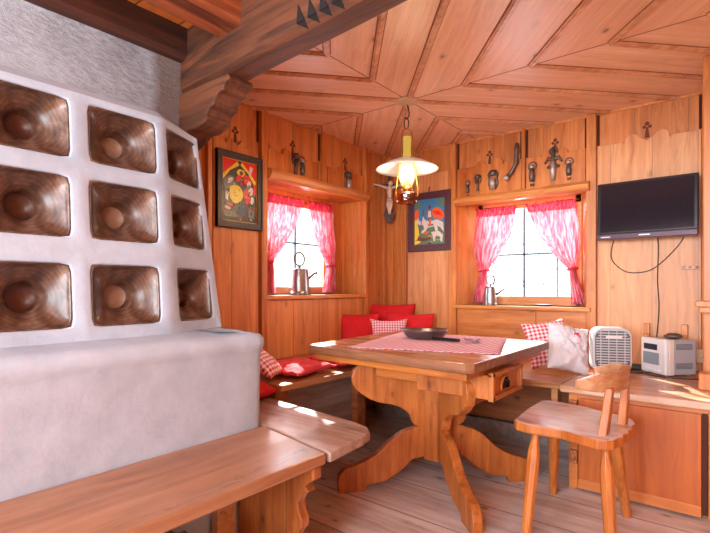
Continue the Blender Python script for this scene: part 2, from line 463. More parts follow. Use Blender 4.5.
# chimney wall with rough plaster
def chim(u, v):
    y = YB + (CHY - YB) * u; z = (ZC + .02) * v
    return (CHX + 0.008 * noise.noise((y * 3, z * 3, 0)), y, z)
w = MB(); w.grid(chim, 90, 40)
w.box((-2.8, YB, 0), (CHX - .02, CHY - 0.004, ZC))
def chend(u, v):
    z = (ZC + .02) * v; return (CHX - .7 * u + 0.004 * noise.noise((u * 9, z * 4, 3)), CHY + 0.006 * noise.noise((u * 9, z * 5, 0)), z)
w.grid(chend, 20, 40)
struct(w.build('wall_stove', M['chimney']), 'rough grey-white plaster wall above the stove')

# ---------------------------------------------------------------- ceiling: star of mitred boards
CX, CY = -1.635, 2.59
yS = 1.30
def ceil_quad(key, pts):
    o = MB().slab(pts, ZC, ZC + .05).build('ceiling', M['ceil_' + key]); struct(o, 'pale pine boards laid in a star pattern'); return o
ceil_quad('se', [(CX, CY), (CX, yS), (XR, yS), (XR, CY)])
ceil_quad('ne', [(CX, CY), (XR, CY), (XR, YW), (CX, YW)])
ceil_quad('sw', [(CX, CY), (CX, yS), (XW, yS), (XW, CY)])
ceil_quad('nw', [(CX, CY), (XW, CY), (XW, YW), (CX, YW)])
struct(MB().slab([(-2.8, YB), (XR, YB), (XR, yS), (-2.8, yS)], ZC, ZC + .05).build('ceiling', M['deck']), 'orange boards above the dark joists')
def clip(p, d, x0, x1, y0, y1):
    t = 1e9
    for i, (lo, hi) in enumerate(((x0, x1), (y0, y1))):
        if d[i] > 1e-9: t = min(t, (hi - p[i]) / d[i])
        if d[i] < -1e-9: t = min(t, (lo - p[i]) / d[i])
    return (p[0] + d[0] * t, p[1] + d[1] * t)
def strip(mb, a, b, wdt, z0, z1, mi=0, shift=0.0):
    a = Vector(a); b = Vector(b); d = (b - a)
    if d.length < 0.05: return
    d.normalize(); n = Vector((-d.y, d.x))
    a = a + n * shift; b = b + n * shift
    mb.slab([tuple(a - n * wdt / 2), tuple(b - n * wdt / 2), tuple(b + n * wdt / 2), tuple(a + n * wdt / 2)], z0, z1, mi)
pitch = 0.385
quads = {'se': (1, -1, 49.5), 'ne': (1, 1, 46.5), 'sw': (-1, -1, 48.5), 'nw': (-1, 1, 49)}
tn = 0
bat = MB()
for q, (sx, sy, ang) in quads.items():
    d = (sx * cos(R(ang)), sy * sin(R(ang)))
    bx = (CX, XR) if sx > 0 else (XW, CX); by = (CY, YW) if sy > 0 else (yS, CY)
    starts = [(CX, CY)]
    for i in range(1, 8):
        starts.append((CX + sx * pitch * i, CY))
        starts.append((CX, CY + sy * pitch * i))
    for p in starts:
        if not (bx[0] - .01 <= p[0] <= bx[1] + .01 and by[0] - .01 <= p[1] <= by[1] + .01): continue
        e = clip(p, d, bx[0], bx[1], by[0], by[1])
        strip(bat, p, e, .030, ZC - .010, ZC + .01, 0)
        strip(bat, p, e, .014, ZC - .016, ZC + .01, 0)
        strip(bat, p, e, .006, ZC - .0012, ZC + .01, 1, .018)
        strip(bat, p, e, .006, ZC - .0012, ZC + .01, 1, -.018)
    # seams between the boards halfway
    for i in ():
        for p in ((CX + sx * pitch * (i + .5), CY), (CX, CY + sy * pitch * (i + .5))):
            if i == 0 and q in ('se', 'sw'): continue
            if not (bx[0] - .01 <= p[0] <= bx[1] + .01 and by[0] - .01 <= p[1] <= by[1] + .01): continue
            e = clip(p, d, bx[0], bx[1], by[0], by[1])
            strip(bat, p, e, .003, ZC - .0008, ZC + .01, 1)
for a, b in (((CX, CY), (XR, CY)), ((CX, CY), (XW, CY)), ((CX, CY), (CX, yS)), ((CX, CY), (CX, YW))):
    strip(bat, a, b, .005, ZC - .0014, ZC + .01, 1)
struct(bat.build('trim_1', [M['bat'], M['cgroove']]), 'thin moulded battens between the ceiling boards')

# ---------------------------------------------------------------- dark beams
# carved cross beam, front face towards the room; runs along X, slightly skewed
def bm_pt(x, y, z): return (x, y - .07 * (x + 2.06), z)
b = MB()
sec = [(1.245, ZC), (1.245, 1.972), (1.272, 1.950), (1.368, 1.950), (1.378, 1.962), (1.378, ZC)]
def beam_ring(x):
    return [bm_pt(x, y + 0.004 * noise.noise((x * 4, y * 30, z * 9)), z + 0.004 * noise.noise((x * 5, y * 20, z * 20 + 5))) for y, z in sec]
xs = [-2.5 + i * (XR + 2.5) / 60 for i in range(61)]
vs = []; fs = []
for x in xs: vs += beam_ring(x)
n = len(sec)
for i in range(60):
    for k in range(n):
        l = (k + 1) % n; fs.append((i * n + k, i * n + l, (i + 1) * n + l, (i + 1) * n + k))
fs.append(tuple(range(n))); fs.append(tuple(60 * n + k for k in range(n)))
b.add(vs, fs)
main = struct(b.build('ceiling_beam', M['beam'], bevel=.006), 'dark hewn cross beam with a row of carved notches')
# carved notches: flat triangles on the lower arris, recess shade painted black
nt = MB()
for k in range(4):
    x = -1.185 + k * .058; y0 = 1.243
    nt.prism([(x - .020, 1.972), (x + .022, 1.972), (x - .012, 2.035)], lambda u, v: bm_pt(u, y0 - .0025, v), lambda u, v: bm_pt(u, y0 + .01, v))
    nt.prism([(x - .020, 0), (x + .022, 0), (x + .016, 1)], lambda u, v: bm_pt(u, y0 + .0005 + .024 * v, 1.9715 - .020 * v), lambda u, v: bm_pt(u, y0 + .006 + .024 * v, 1.977 - .020 * v))
o = nt.build('carved_notch', M['black_cut'], main); lab(o, 'dark triangular notches cut in the beam')
# corbel under its left end
cb = MB()
prof = [(-2.5, 1.95), (-1.665, 1.95), (-1.655, 1.925), (-1.70, 1.905), (-1.70, 1.89), (-1.735, 1.885), (-1.76, 1.865), (-1.765, 1.84), (-1.80, 1.832), (-1.82, 1.815),
        (-1.81, 1.795), (-1.845, 1.775), (-1.90, 1.765), (-1.95, 1.768), (-2.02, 1.74), (-2.12, 1.70), (-2.5, 1.68)]
cb.prism(prof, lambda x, z: (x, 1.235, z), lambda x, z: (x, 1.365, z))
struct(cb.build('ceiling_corbel', M['beam'], bevel=.006), 'stepped dark corbel carrying the cross beam')
# joists running towards the cross beam
def joist(x0, x1, zb, m, y1=1.25, label='dark joist'):
    b = MB(); N = 30; vs = []; fs = []
    for i in range(N + 1):
        y = YB + (y1 - YB) * i / N
        for (x, z) in ((x0, ZC), (x0, zb + .02), (x0 + .02, zb), (x1 - .02, zb), (x1, zb + .02), (x1, ZC)):
            vs.append((x + .005 * noise.noise((x * 9, y * 4, z * 9)), y, z + .005 * noise.noise((x * 7, y * 3, z * 5 + 9))))
    for i in range(N):
        for k in range(6):
            l = (k + 1) % 6; fs.append((i * 6 + k, i * 6 + l, (i + 1) * 6 + l, (i + 1) * 6 + k))
    fs.append(tuple(range(6))); fs.append(tuple(N * 6 + k for k in range(6)))
    b.add(vs, fs)
    return struct(b.build('ceiling_beam', m), label)
joist(-2.16, -1.975, 2.10, M['joistdark'], label='dark rough beam along the top of the plaster wall')
joist(-1.72, -1.55, 2.10, M['joist'], label='reddish brown joist ending at the cross beam')
joist(-1.22, -1.05, 2.10, M['joist'], label='second joist')
joist(-.55, -.38, 2.10, M['joist']); joist(.1, .27, 2.10, M['joist'])

# ---------------------------------------------------------------- wall trims
def fl(y, z, off): return (XW + off, y, z)
def fr(x, z, off): return (x, YW - off, z)
def scallop(a, b, z0, zt):
    """carved board outline: flat top with two arches and a dip between"""
    m = (a + b) / 2; w_ = (b - a); pts = [(a, z0), (b, z0), (b, zt)]
    def arc(c, r, zc, a0, a1, n=8): return [(c + r * cos(R(a0 + (a1 - a0) * i / n)), zc + r * sin(R(a0 + (a1 - a0) * i / n))) for i in range(n + 1)]
    k = min(w_ / 0.5, 1.3)
    pts += [(m + .125 * k, zt), (m + .115 * k, zt - .014)]
    pts += arc(m + .072 * k, .038 * k, zt, -10, 160)
    pts += [(m + .020, zt + .002), (m, zt - .012), (m - .020, zt + .002)]
    pts += arc(m - .072 * k, .038 * k, zt, 20, 190)
    pts += [(m - .115 * k, zt - .014), (m - .125 * k, zt), (a, zt)]
    return pts
def motif(mb, c, zc, f, off, s=1.0):
    """small carved trefoil with stem, cut dark into the board"""
    for (dx, dz, r) in ((0, .028, .011), (-.013, .012, .009), (.013, .012, .009)):
        pts = [(c + (dx + r * cos(2 * pi * i / 12)) * s, zc + (dz + r * sin(2 * pi * i / 12)) * s) for i in range(12)]
        mb.prism(pts, lambda u, v: f(u, v, off + .0015), lambda u, v: f(u, v, off - .003), 1)
    pts = [(c - .005 * s, zc + .01 * s), (c + .005 * s, zc + .01 * s), (c + .012 * s, zc - .045 * s), (c - .012 * s, zc - .045 * s)]
    mb.prism(pts, lambda u, v: f(u, v, off + .0015), lambda u, v: f(u, v, off - .003), 1)
def frieze(name, f, panels, z0, zt, mats, flip=False):
    mb = MB()
    for (a, b_) in panels:
        mb.prism(scallop(a, b_, z0, zt), lambda u, v: f(u, v, .018), lambda u, v: f(u, v, -.005))
        motif(mb, (a + b_) / 2, zt + .065, f, 0.0, 1.25)
    return struct(mb.build(name, mats, bevel=.002), 'carved scalloped frieze boards')
frieze('trim_2', fl, [(2.165, 2.66), (2.78, 3.225)], 1.82, 1.995, [M['frieze'], M['motif']])
frieze('trim_3', fl, [(1.735, 2.085)], .545, 1.965, [M['wall_l'], M['motif']])
frieze('trim_4', fr, [(-1.775, -1.27), (-1.235, -.825)], 1.76, 2.015, [M['frieze'], M['motif']])
frieze('trim_5', fr, [(-.745, -.175)], .545, 2.012, [M['wall_r2'], M['motif']])
frieze('trim_6', fr, [(-2.27, -1.875)], .545, 2.02, [M['wall_r2'], M['motif']])
# upper frieze backing boards, thin lighter boards set behind
mb = MB()
def post(mb, f, a, b_, z0, z1, off, notch=True):
    """vertical stile with dark rebated cuts beside it in the frieze zone"""
    mb.prism([(a, z0), (b_, z0), (b_, z1), (a, z1)], lambda u, v: f(u, v, off), lambda u, v: f(u, v, -.005))
    if notch:
        for e0, e1 in ((a - .018, a), (b_, b_ + .018)):
            mb.prism([(e0, 2.02), (e1, 2.02), (e1, ZC), (e0, ZC)], lambda u, v: f(u, v, .0015), lambda u, v: f(u, v, -.004), 1)
for a, b_, off, nt_ in ((2.10, 2.15, .034, True), (2.70, 2.745, .03, True), (3.235, 3.27, .034, False), (1.69, 1.72, .03, False)):
    z0 = 1.82 if 2.3 < a < 3.2 else .54
    post(mb, fl, a, b_, z0, ZC, off, nt_)
post(mb, fl, YW - .07, YW, .54, ZC, .02, False)
struct(mb.build('trim_7', [M['stile'], M['groove']], bevel=.004), 'vertical pine stiles of the left wall')
mb = MB()
for a, b_, off, nt_, z0 in ((-1.865, -1.80, .034, True, .54), (-1.265, -1.24, .026, True, 1.76), (-.815, -.755, .034, True, .54), (-.17, -.12, .03, True, .54), (-2.30, -2.275, .03, False, .54), (XW, XW + .075, .02, False, .54)):
    post(mb, fr, a, b_, z0, ZC, off, nt_)
struct(mb.build('trim_8', [M['stile'], M['groove']], bevel=.004), 'vertical pine stiles of the right wall')
# cornice line
mb = MB()
mb.box((XW, yS, ZC - .012), (XW + .012, YW, ZC)); mb.box((XW, YW - .012, ZC - .012), (XR, YW, ZC))
struct(mb.build('trim_9', M['raily']))
# board under the left sill
mb = MB()
mb.prism([(2.165, .56), (3.235, .56), (3.235, .965), (2.165, .965)], lambda u, v: fl(u, v, .012), lambda u, v: fl(u, v, -.004))
struct(mb.build('trim_10', M['wall_l'], bevel=.003), 'pine board panel under the left window')
mb = MB()
mb.prism([(-1.79, .56), (-1.165, .56), (-1.165, .885), (-1.79, .885)], lambda u, v: fr(u, v, .012), lambda u, v: fr(u, v, -.004))
mb.prism([(-1.155, .56), (-.82, .56), (-.82, .885), (-1.155, .885)], lambda u, v: fr(u, v, .012), lambda u, v: fr(u, v, -.004))
struct(mb.build('trim_11', M['lowx'], bevel=.003), 'pine boards under the right window')

# ---------------------------------------------------------------- windows
GXW = XW - .25    # glass plane left
GYW = YW + .20
# window 1 (left wall)
w1 = bpy.data.objects.new('window_1', None); COL.objects.link(w1); w1.location = (XW, 2.7, 1.0); struct(w1, 'small window in the left wall with pink curtains')
mb = MB()   # lining boards of the niche
mb.box((GXW - .06, LN[0] - .03, LN[2] - .03), (XW + .002, LN[0] + .004, LN[3]))
mb.box((GXW - .06, LN[1] - .004, LN[2] - .03), (XW + .002, LN[1] + .03, LN[3]))
mb.box((GXW - .06, LN[0], LN[3] - .004), (XW + .002, LN[1], LN[3] + .03))
# wooden infill between niche and sash
mb.box((GXW - .06, 3.04, 1.0), (GXW + .01, LN[1], 1.8)); mb.box((GXW - .06, LN[0], 1.0), (GXW + .01, 2.33, 1.8)); mb.box((GXW - .06, 2.33, 1.73), (GXW + .01, 3.04, 1.8))
mb.build('niche_lining', M['stile'], w1)
mb = MB(); mb.box((GXW - .07, LN[0] - .02, LN[2] - .03), (XW + .035, LN[1] + .005, LN[2]))
mb.build('window_sill', M['raily'], w1, bevel=.008)
mb = MB()
pr = [(0, 1.785), (.04, 1.785), (.062, 1.80), (.074, 1.825), (.062, 1.85), (.03, 1.86), (0, 1.86)]
mb.prism(pr, lambda u, v: (XW + u, 2.155, v), lambda u, v: (XW + u, 3.255, v), 0)
mb.build('window_ledge', M['raily'], w1, bevel=.005)
mb = MB()
y0, y1, z0, z1 = 2.33, 3.04, 1.0, 1.73
for a in ((y0, z0, y1, z0 + .06), (y0, z1 - .04, y1, z1), (y0, z0, y0 + .04, z1), (y1 - .04, z0, y1, z1)):
    mb.box((GXW - .03, a[0], a[1]), (GXW + .02, a[2], a[3]))
mb.build('window_frame', M['winframe'], w1, bevel=.004)
mb = MB(); mb.box((GXW - .012, 2.675, z0 + .05), (GXW + .008, 2.687, z1 - .03)); mb.box((GXW - .012, y0 + .03, 1.398), (GXW + .008, y1 - .03, 1.41))
mb.build('glazing_bar', M['lead'], w1)
MB().box((GXW - .004, y0 + .03, z0 + .05), (GXW - .001, y1 - .03, z1 - .03)).build('window_pane', M['pane'], w1)
# window 2 (right wall)
w2 = bpy.data.objects.new('window_2', None); COL.objects.link(w2); w2.location = (-1.3, YW, .915); struct(w2, 'small window in the right wall with pink curtains')
mb = MB()
GA, GB = -1.70, -.895      # sash edges
mb.prism([(RN[0] + .004, YW - .002), (GA, GYW - .01), (GA, GYW + .06), (RN[0] - .03, GYW + .06), (RN[0] - .03, YW)], lambda x, y: (x, y, RN[2] - .03), lambda x, y: (x, y, RN[3]))
mb.prism([(RN[1] - .004, YW - .002), (GB, GYW - .01), (GB, GYW + .06), (RN[1] + .03, GYW + .06), (RN[1] + .03, YW)], lambda x, y: (x, y, RN[2] - .03), lambda x, y: (x, y, RN[3]))
mb.box((RN[0], YW - .002, RN[3] - .004), (RN[1], GYW + .06, RN[3] + .03))
mb.build('niche_lining', M['stile'], w2)
MB().box((RN[0] - .02, YW - .055, RN[2] - .03), (RN[1] + .03, GYW + .06, RN[2])).build('window_sill', M['railx'], w2, bevel=.008)
mb = MB()
pr = [(0, 1.715), (.05, 1.715), (.075, 1.73), (.085, 1.755), (.07, 1.775), (.03, 1.785), (0, 1.785)]
mb.prism(pr, lambda u, v: (-1.80, YW - u, v), lambda u, v: (-.79, YW - u, v))
mb.build('window_ledge', M['railx'], w2, bevel=.005)
mb = MB()
z0, z1 = RN[2], RN[3]
for a in ((GA, z0, GB, z0 + .07), (GA, z1 - .06, GB, z1), (GA, z0, GA + .045, z1), (GB - .045, z0, GB, z1)):
    mb.box((a[0], GYW - .02, a[1]), (a[2], GYW + .03, a[3]))
mb.build('window_frame', M['winframe'], w2, bevel=.004)
xm = -1.32
mb = MB(); mb.box((xm - .007, GYW - .008, z0 + .06), (xm + .007, GYW + .012, z1 - .05)); mb.box((GA + .03, GYW - .008, 1.31), (GB - .03, GYW + .012, 1.322))
for sx_ in (-.25, .25):
    mb.box((xm + sx_ - .004, GYW - .006, z0 + .06), (xm + sx_ + .004, GYW + .01, 1.31))
mb.build('glazing_bar', M['lead'], w2)
MB().box((GA + .03, GYW + .001, z0 + .06), (GB - .03, GYW + .004, z1 - .05)).build('window_pane', M['pane'], w2)
# wrought grille outside window 2
mb = MB()
for k in range(-1, 3):
    for s_ in (-1, 1):
        x0 = xm + k * .16
        p0 = Vector((x0, YW + .42, .93)); p1 = Vector((x0 + s_ * .42, YW + .42, 1.75))
        mb.tube([p0, p1], .003, 6)
tag(mb.build('window_grille', M['lead']), 'thin grey lattice grille seen outside the right window', 'grille')

# ---------------------------------------------------------------- curtains
def interp(t, ks):
    for (a, va), (b, vb) in zip(ks, ks[1:]):
        if t <= b:
            u = (t - a) / (b - a) if b > a else 0; u = .7 * u + .3 * u * u * (3 - 2 * u)
            return va + (vb - va) * u
    return ks[-1][1]
def curtain(plane, ztop, zbot, left, right, label, grp, ztie):
    """plane(a, depth, z); left / right: edge position as a function of v (0 top, 1 bottom)"""
    c = thing('curtain', plane((left[0][1] + right[0][1]) / 2, 0, zbot), label, 'curtain', grp)
    hz = (ztop - zbot)
    def f(u, v, hdr=False):
        a0 = interp(v, left); a1 = interp(v, right)
        a = a0 + (a1 - a0) * u
        z = ztop - hz * v
        tight = 1 - min(1, abs(a1 - a0) / abs(right[0][1] - left[0][1]))
        amp = .010 + .014 * tight
        dep = amp * sin(u * 34 + 1.5 * sin(v * 5)) + .006 * sin(u * 71 + v * 9)
        return plane(a, dep, z)
    vh = .055 / hz
    m = MB(); m.grid(lambda u, v: f(u, vh + (1 - vh) * v), 70, 40)
    m.build('voile', M['sheer'], c, fix=False)
    m = MB()
    def h(u, v):
        p = f(u, v * vh * 1.25)
        return Vector(p) + Vector(plane(0, .006 * sin(u * 120) * sin(v * 3.1) , 0)) - Vector(plane(0, 0, 0)) + Vector((0, 0, .006 * sin(u * 60) * (1 - v)))
    m.grid(h, 120, 6)
    m.build('heading', M['header'], c, fix=False)
    # tie back
    vt = (ztop - ztie) / hz
    a0 = interp(vt, left); a1 = interp(vt, right); mid = (a0 + a1) / 2; ra = abs(a1 - a0) / 2 + .006
    m = MB(); m.tube([plane(mid + ra * cos(2 * pi * i / 20), .032 * sin(2 * pi * i / 20), ztie + .006 * cos(2 * pi * i / 20)) for i in range(20)], .008, 6, closed=True)
    m.build('tieback', M['header'], c)
    return c
pl1 = lambda a, d, z: (GXW + .075 + d, a, z)
pl2 = lambda a, d, z: (a, GYW - .065 - d, z)
G = 'pink tied-back voile curtains'
curtain(pl1, 1.745, 1.012, [(0, 2.315), (.5, 2.30), (.69, 2.315), (1, 2.30)], [(0, 2.705), (.3, 2.62), (.5, 2.50), (.69, 2.37), (1, 2.40)], 'left curtain of the left window, pink voile nearest the framed picture', G, 1.24)
curtain(pl1, 1.745, 1.012, [(0, 2.735), (.3, 2.80), (.5, 2.87), (.7, 2.985), (1, 2.93)], [(0, 3.045), (.5, 3.08), (.7, 3.05), (1, 3.085)], 'right curtain of the left window, pink voile beside the wall corner', G, 1.235)
curtain(pl2, 1.70, .93, [(0, -1.685), (.45, -1.72), (.68, -1.66), (1, -1.735)], [(0, -1.355), (.3, -1.41), (.5, -1.50), (.68, -1.60), (1, -1.60)], 'left curtain of the right window, pink voile behind the small jug', G, 1.19)
curtain(pl2, 1.70, .93, [(0, -1.29), (.3, -1.19), (.5, -1.09), (.68, -.965), (1, -.96)], [(0, -.925), (.4, -.895), (.68, -.92), (1, -.845)], 'right curtain of the right window, pink voile nearest the television', G, 1.19)
for a, b_, f in ((2.31, 3.06, pl1), (-1.70, -.90, pl2)):
    m = MB(); zt_ = 1.742 if f is pl1 else 1.697
    m.tube([f(a, 0, zt_), f(b_, 0, zt_)], .005, 8)
    o = m.build('curtain_rod', M['brass'])
    tag(o, 'thin curtain rod above the %s window glass' % ('left' if f is pl1 else 'right'), 'curtain rod')

# ---------------------------------------------------------------- tiled stove
st = thing('tiled_stove', (-1.75, .4, 0), 'whitewashed masonry stove with brown bowl-shaped tiles', 'stove')
# lower body: swept section along Y with rounded shoulder, plus end
prof = [(-1.545, 0.0), (-1.545, .30), (-1.548, .60), (-1.545, .775), (-1.538, .795), (-1.530, .815), (-1.532, .84), (-1.548, .857), (-1.575, .864), (-1.66, .872), (-1.78, .878)]
b = MB(); vs = []; fs = []
ys = [YB + .6 + i * (1.285 - YB - .6) / 60 for i in range(61)]
def wob(p, k=.004): return k * noise.noise((p[0] * 5, p[1] * 5, p[2] * 5))
ring = []
path = [(0, y) for y in ys]
# path in plan: along Y, then around the corner towards -X
plan = [((0.0), y, 0.0) for y in ys]
pts_plan = [(-1.545, y, 1, 0) for y in ys]
for i in range(1, 9):
    a = R(90) * i / 8
    pts_plan.append((-1.595 + .05 * cos(a), 1.285 + .05 * sin(a), cos(a), sin(a)))
for i in range(1, 12): pts_plan.append((-1.595 - .42 * i / 11, 1.335, 0, 1))
for (px_, py_, nx, ny) in pts_plan:
    for (x, z) in prof:
        off = x + 1.545
        if ny > .5: off = max(off, -.20)
        q = (px_ + nx * off, py_ + ny * off, z)
        w_ = wob(q)
        vs.append((q[0] + nx * w_, q[1] + ny * w_, q[2] + w_ * .5))
n = len(prof)
for i in range(len(pts_plan) - 1):
    for k in range(n - 1): fs.append((i * n + k, i * n + k + 1, (i + 1) * n + k + 1, (i + 1) * n + k))
b.add(vs, fs, 0, True)
b.slab([(-2.02, YB + .6), (-1.76, YB + .6), (-1.76, 1.10), (-2.02, 1.10)], .2, .868)
b.build('stove_base', M['stove'], st)
# upper body: two facets, each a bilinear patch
A0, B0, A1, B1 = Vector((-1.70, 1.005, .862)), Vector((-1.795, 1.30, .862)), Vector((-1.76, .995, 1.715)), Vector((-1.845, 1.205, 1.70))
F0, F1 = Vector((-1.70, -.65, .862)), Vector((-1.76, -.65, 1.715))
def patch(P00, P10, P01, P11):
    return lambda s_, t_: (P00 * (1 - s_) + P10 * s_) * (1 - t_) + (P01 * (1 - s_) + P11 * s_) * t_
face_main = patch(F0, A0, F1, A1)
face_side = patch(A0, B0, A1, B1)
L = 1.655
def sy_(y): return (y + .65) / L
rows = [(.918, 1.132), (1.218, 1.424), (1.485, 1.688)]
tz = lambda z: (z - .862) / .853
cells_main = [[(sy_(.425), sy_(.665)), (sy_(.722), sy_(.968))]] * 3
up = MB()
tiles = []
def perim(N=40):
    """unit square perimeter points, matched with a rounded square"""
    out = []
    for i in range(N):
        a = 2 * pi * i / N
        c_, s_ = cos(a), sin(a); k = 1 / max(abs(c_), abs(s_))
        p = 14.0; r = (abs(c_) ** p + abs(s_) ** p) ** (-1 / p)
        out.append((a, k, r))
    return out
PER = perim()
def cellfill(face, s0, s1, t0, t1, tl):
    """tl: the tile opening (s0,s1,t0,t1) inside the cell, or None"""
    if tl is None:
        up.grid(lambda u, v: face(s0 + (s1 - s0) * u, t0 + (t1 - t0) * v), 6, 3, 0, False); return
    a0, a1, b0, b1 = tl
    cu, cv = (a0 + a1) / 2, (b0 + b1) / 2
    n0 = face_normal(face, cu, cv)
    N = len(PER); vs = []
    for (a, k, r) in PER:      # outer: cell border
        u = k * cos(a); v = k * sin(a)
        vs.append(face(s0 + (s1 - s0) * (u + 1) / 2, t0 + (t1 - t0) * (v + 1) / 2))
    def inner(a, r, sc): return face(cu + (a1 - a0) / 2 * r * cos(a) * sc, cv + (b1 - b0) / 2 * r * sin(a) * sc)
    for (a, k, r) in PER: vs.append(inner(a, r, 1.05) + n0 * .002)
    for (a, k, r) in PER: vs.append(inner(a, r, 1.01) - n0 * .001)
    for (a, k, r) in PER: vs.append(inner(a, r, .985) - n0 * .012)
    fs = []
    for q in range(3):
        for i in range(N):
            j = (i + 1) % N; fs.append((q * N + i, q * N + j, (q + 1) * N + j, (q + 1) * N + i))
    up.add(vs, fs, 0, True)
    tiles.append((face, cu, cv, (a1 - a0) / 2, (b1 - b0) / 2, n0))
def face_normal(face, s_, t_):
    e = 1e-3; a = face(s_ + e, t_) - face(s_ - e, t_); b_ = face(s_, t_ + e) - face(s_, t_ - e)
    n_ = a.cross(b_).normalized()
    return n_ if n_.x > 0 else -n_
tb = [0, tz(1.175), tz(1.455), 1.0]
sb = [0.0, sy_(.375), sy_(.692), 1.0]
for r_ in range(3):
    t0, t1 = tb[r_], tb[r_ + 1]
    cellfill(face_main, sb[0], sb[1], t0, t1, None)
    for c_ in range(2):
        y0_, y1_ = ((.422, .662), (.722, .970))[c_]
        sh = -.006 * (1 - r_) 
        cellfill(face_main, sb[c_ + 1], sb[c_ + 2], t0, t1, (sy_(y0_ + sh), sy_(y1_ + sh), tz(rows[r_][0]), tz(rows[r_][1])))
    s0_, s1_ = ((.15, .86), (.12, .87), (.10, .92))[r_]
    cellfill(face_side, 0, 1, t0, t1, (s0_, s1_, tz(rows[r_][0]), tz(rows[r_][1])))
# end, top bevel and top
back0, back1 = Vector((-2.02, 1.30, .862)), Vector((-2.02, 1.22, 1.70))
up.add([B0, back0, back1, B1], [(0, 1, 2, 3)])
top = [F1, A1, B1, back1, Vector((-2.02, -.65, 1.715))]
ins = [F1 + Vector((-.03, 0, .028)), A1 + Vector((-.03, 0, .028)), B1 + Vector((-.03, -.02, .022)), back1 + Vector((0, -.02, .022)), Vector((-2.02, -.65, 1.743))]
up.add(top + ins, [(0, 1, 6, 5), (1, 2, 7, 6), (2, 3, 8, 7), (5, 6, 7, 8, 9)])
o = up.build('stove_tower', M['stove'], st)
# bowl tiles
def tile(face, cu, cv, hs, ht, n0):
    eu = (face(cu + .01, cv) - face(cu - .01, cv)) / .02; ev = (face(cu, cv + .01) - face(cu, cv - .01)) / .02
    c = face(cu, cv)
    W = eu * hs; Hh = ev * ht
    hw, hh = W.length, Hh.length
    rad = min(hw, hh)
    prof_ = [(1.0, -.010), (.985, .001), (.955, .002), (.94, -.005), (.86, -.018), (.74, -.031), (.62, -.045), (.52, -.060), (.47, -.070), (.445, -.082), (.425, -.096), (.40, -.104), (.0, -.106)]
    N = len(PER); vs = []; fs = []
    mat = Matrix.Identity(3)
    for (q, d) in prof_:
        bl = max(0, min(1, (q - .50) / .45)); bl = bl * bl * (3 - 2 * bl)
        for (a, k, r) in PER:
            sx_ = q * (hw * r * bl + rad * (1 - bl)) * cos(a)
            sz_ = q * (hh * r * bl + rad * (1 - bl)) * sin(a)
            # local frame: x = normal, y = along the face, z = up the face
            vs.append((d * 1.0 - .004, sx_, sz_))
    for i in range(len(prof_) - 1):
        for k in range(N):
            l = (k + 1) % N; fs.append((i * N + k, i * N + l, (i + 1) * N + l, (i + 1) * N + k))
    m = MB(); m.add(vs, fs, 0, True)
    for i in range(len(m.f) - N, len(m.f)): m.mi[i] = 1
    ob = m.build('stove_tile', [M['ceramic'], M['ceramic_eye'] if .6 < c.y < .97 else M['ceramic_dark']], st)
    yv = W.normalized(); zv = n0.cross(yv).normalized()
    if zv.z < 0: zv = -zv
    mw = Matrix(((n0.x, yv.x, zv.x, c.x), (n0.y, yv.y, zv.y, c.y), (n0.z, yv.z, zv.z, c.z), (0, 0, 0, 1)))
    ob.matrix_parent_inverse = Matrix.Translation(st.location).inverted()
    ob.matrix_basis = mw
    return ob
for t_ in tiles: tile(*t_)

# ---------------------------------------------------------------- stove bench
sbn = thing('stove_bench', (-1.33, .5, 0), 'worn brown plank bench running along the foot of the stove', 'bench')
mb = MB(); mb.slab([(-1.543, -1.2), (-1.112, -1.2), (-1.112, 1.235), (-1.543, 1.318)], .440, .48)
mb.build('seat_plank', M['bench'], sbn, bevel=.008)
mb = MB(); mb.slab([(-1.545, 1.326), (-1.105, 1.246), (-1.125, 1.46), (-1.145, 1.53), (-1.19, 1.575), (-1.27, 1.60), (-2.06, 1.70), (-2.062, 1.343), (-1.60, 1.343)], .442, .48)
lab(mb.build('end_plank', M['bench2'], sbn, bevel=.008), 'sunlit end plank with rounded corner, wrapping behind the stove')
def scroll_leg(y, x0=-1.535, x1=-1.125):
    pts = [(x0, 0.0), (x1 - .012, 0.0), (x1 - .012, .05), (x1 - .03, .075), (x1 - .012, .095), (x1 - .03, .115), (x1 - .075, .125), (x1 - .095, .15), (x1 - .085, .185), (x1 - .06, .215),
           (x1 - .058, .245), (x1 - .075, .27), (x1 - .08, .30), (x1 - .06, .335), (x1 - .025, .35), (x1 - .045, .365), (x1 - .02, .385), (x1, .40), (x1, .435), (x0, .435)]
    m = MB(); m.prism(pts, lambda x, z: (x, y, z), lambda x, z: (x, y + .04, z)); return m
scroll_leg(1.185).build('leg', M['benchleg'], sbn, bevel=.004)
scroll_leg(-.6).build('leg', M['benchleg'], sbn, bevel=.004)
mb = MB(); mb.box((-1.53, 1.06, 0), (-1.49, 1.14, .435)); mb.build('stretcher', M['benchseat'], sbn, bevel=.003)
mb = MB(); mb.box((-2.05, 1.42, 0), (-2.0, 1.6, .435)); mb.build('leg', M['benchleg'], sbn, bevel=.003)
# basket on the floor under the bench
mb = MB()
for i in range(13):
    z = .012 + i * .02; r = .155 + .03 * sin(i / 12 * pi * .8)
    mb.tube([(-1.34 + r * cos(2 * pi * k / 36) * .9, .70 + r * sin(2 * pi * k / 36), z + .006 * sin(k * 3 + i * pi)) for k in range(36)], .0115, 6, closed=True)
mb.lathe([(0, .006), (.14, .006), (.15, .2), (.14, .22), (.13, .05), (0, .03)], (-1.34, .70, 0), 24)
tag(mb.build('wicker_basket', M['wicker']), 'dark green wicker basket on the floor under the stove bench', 'basket')

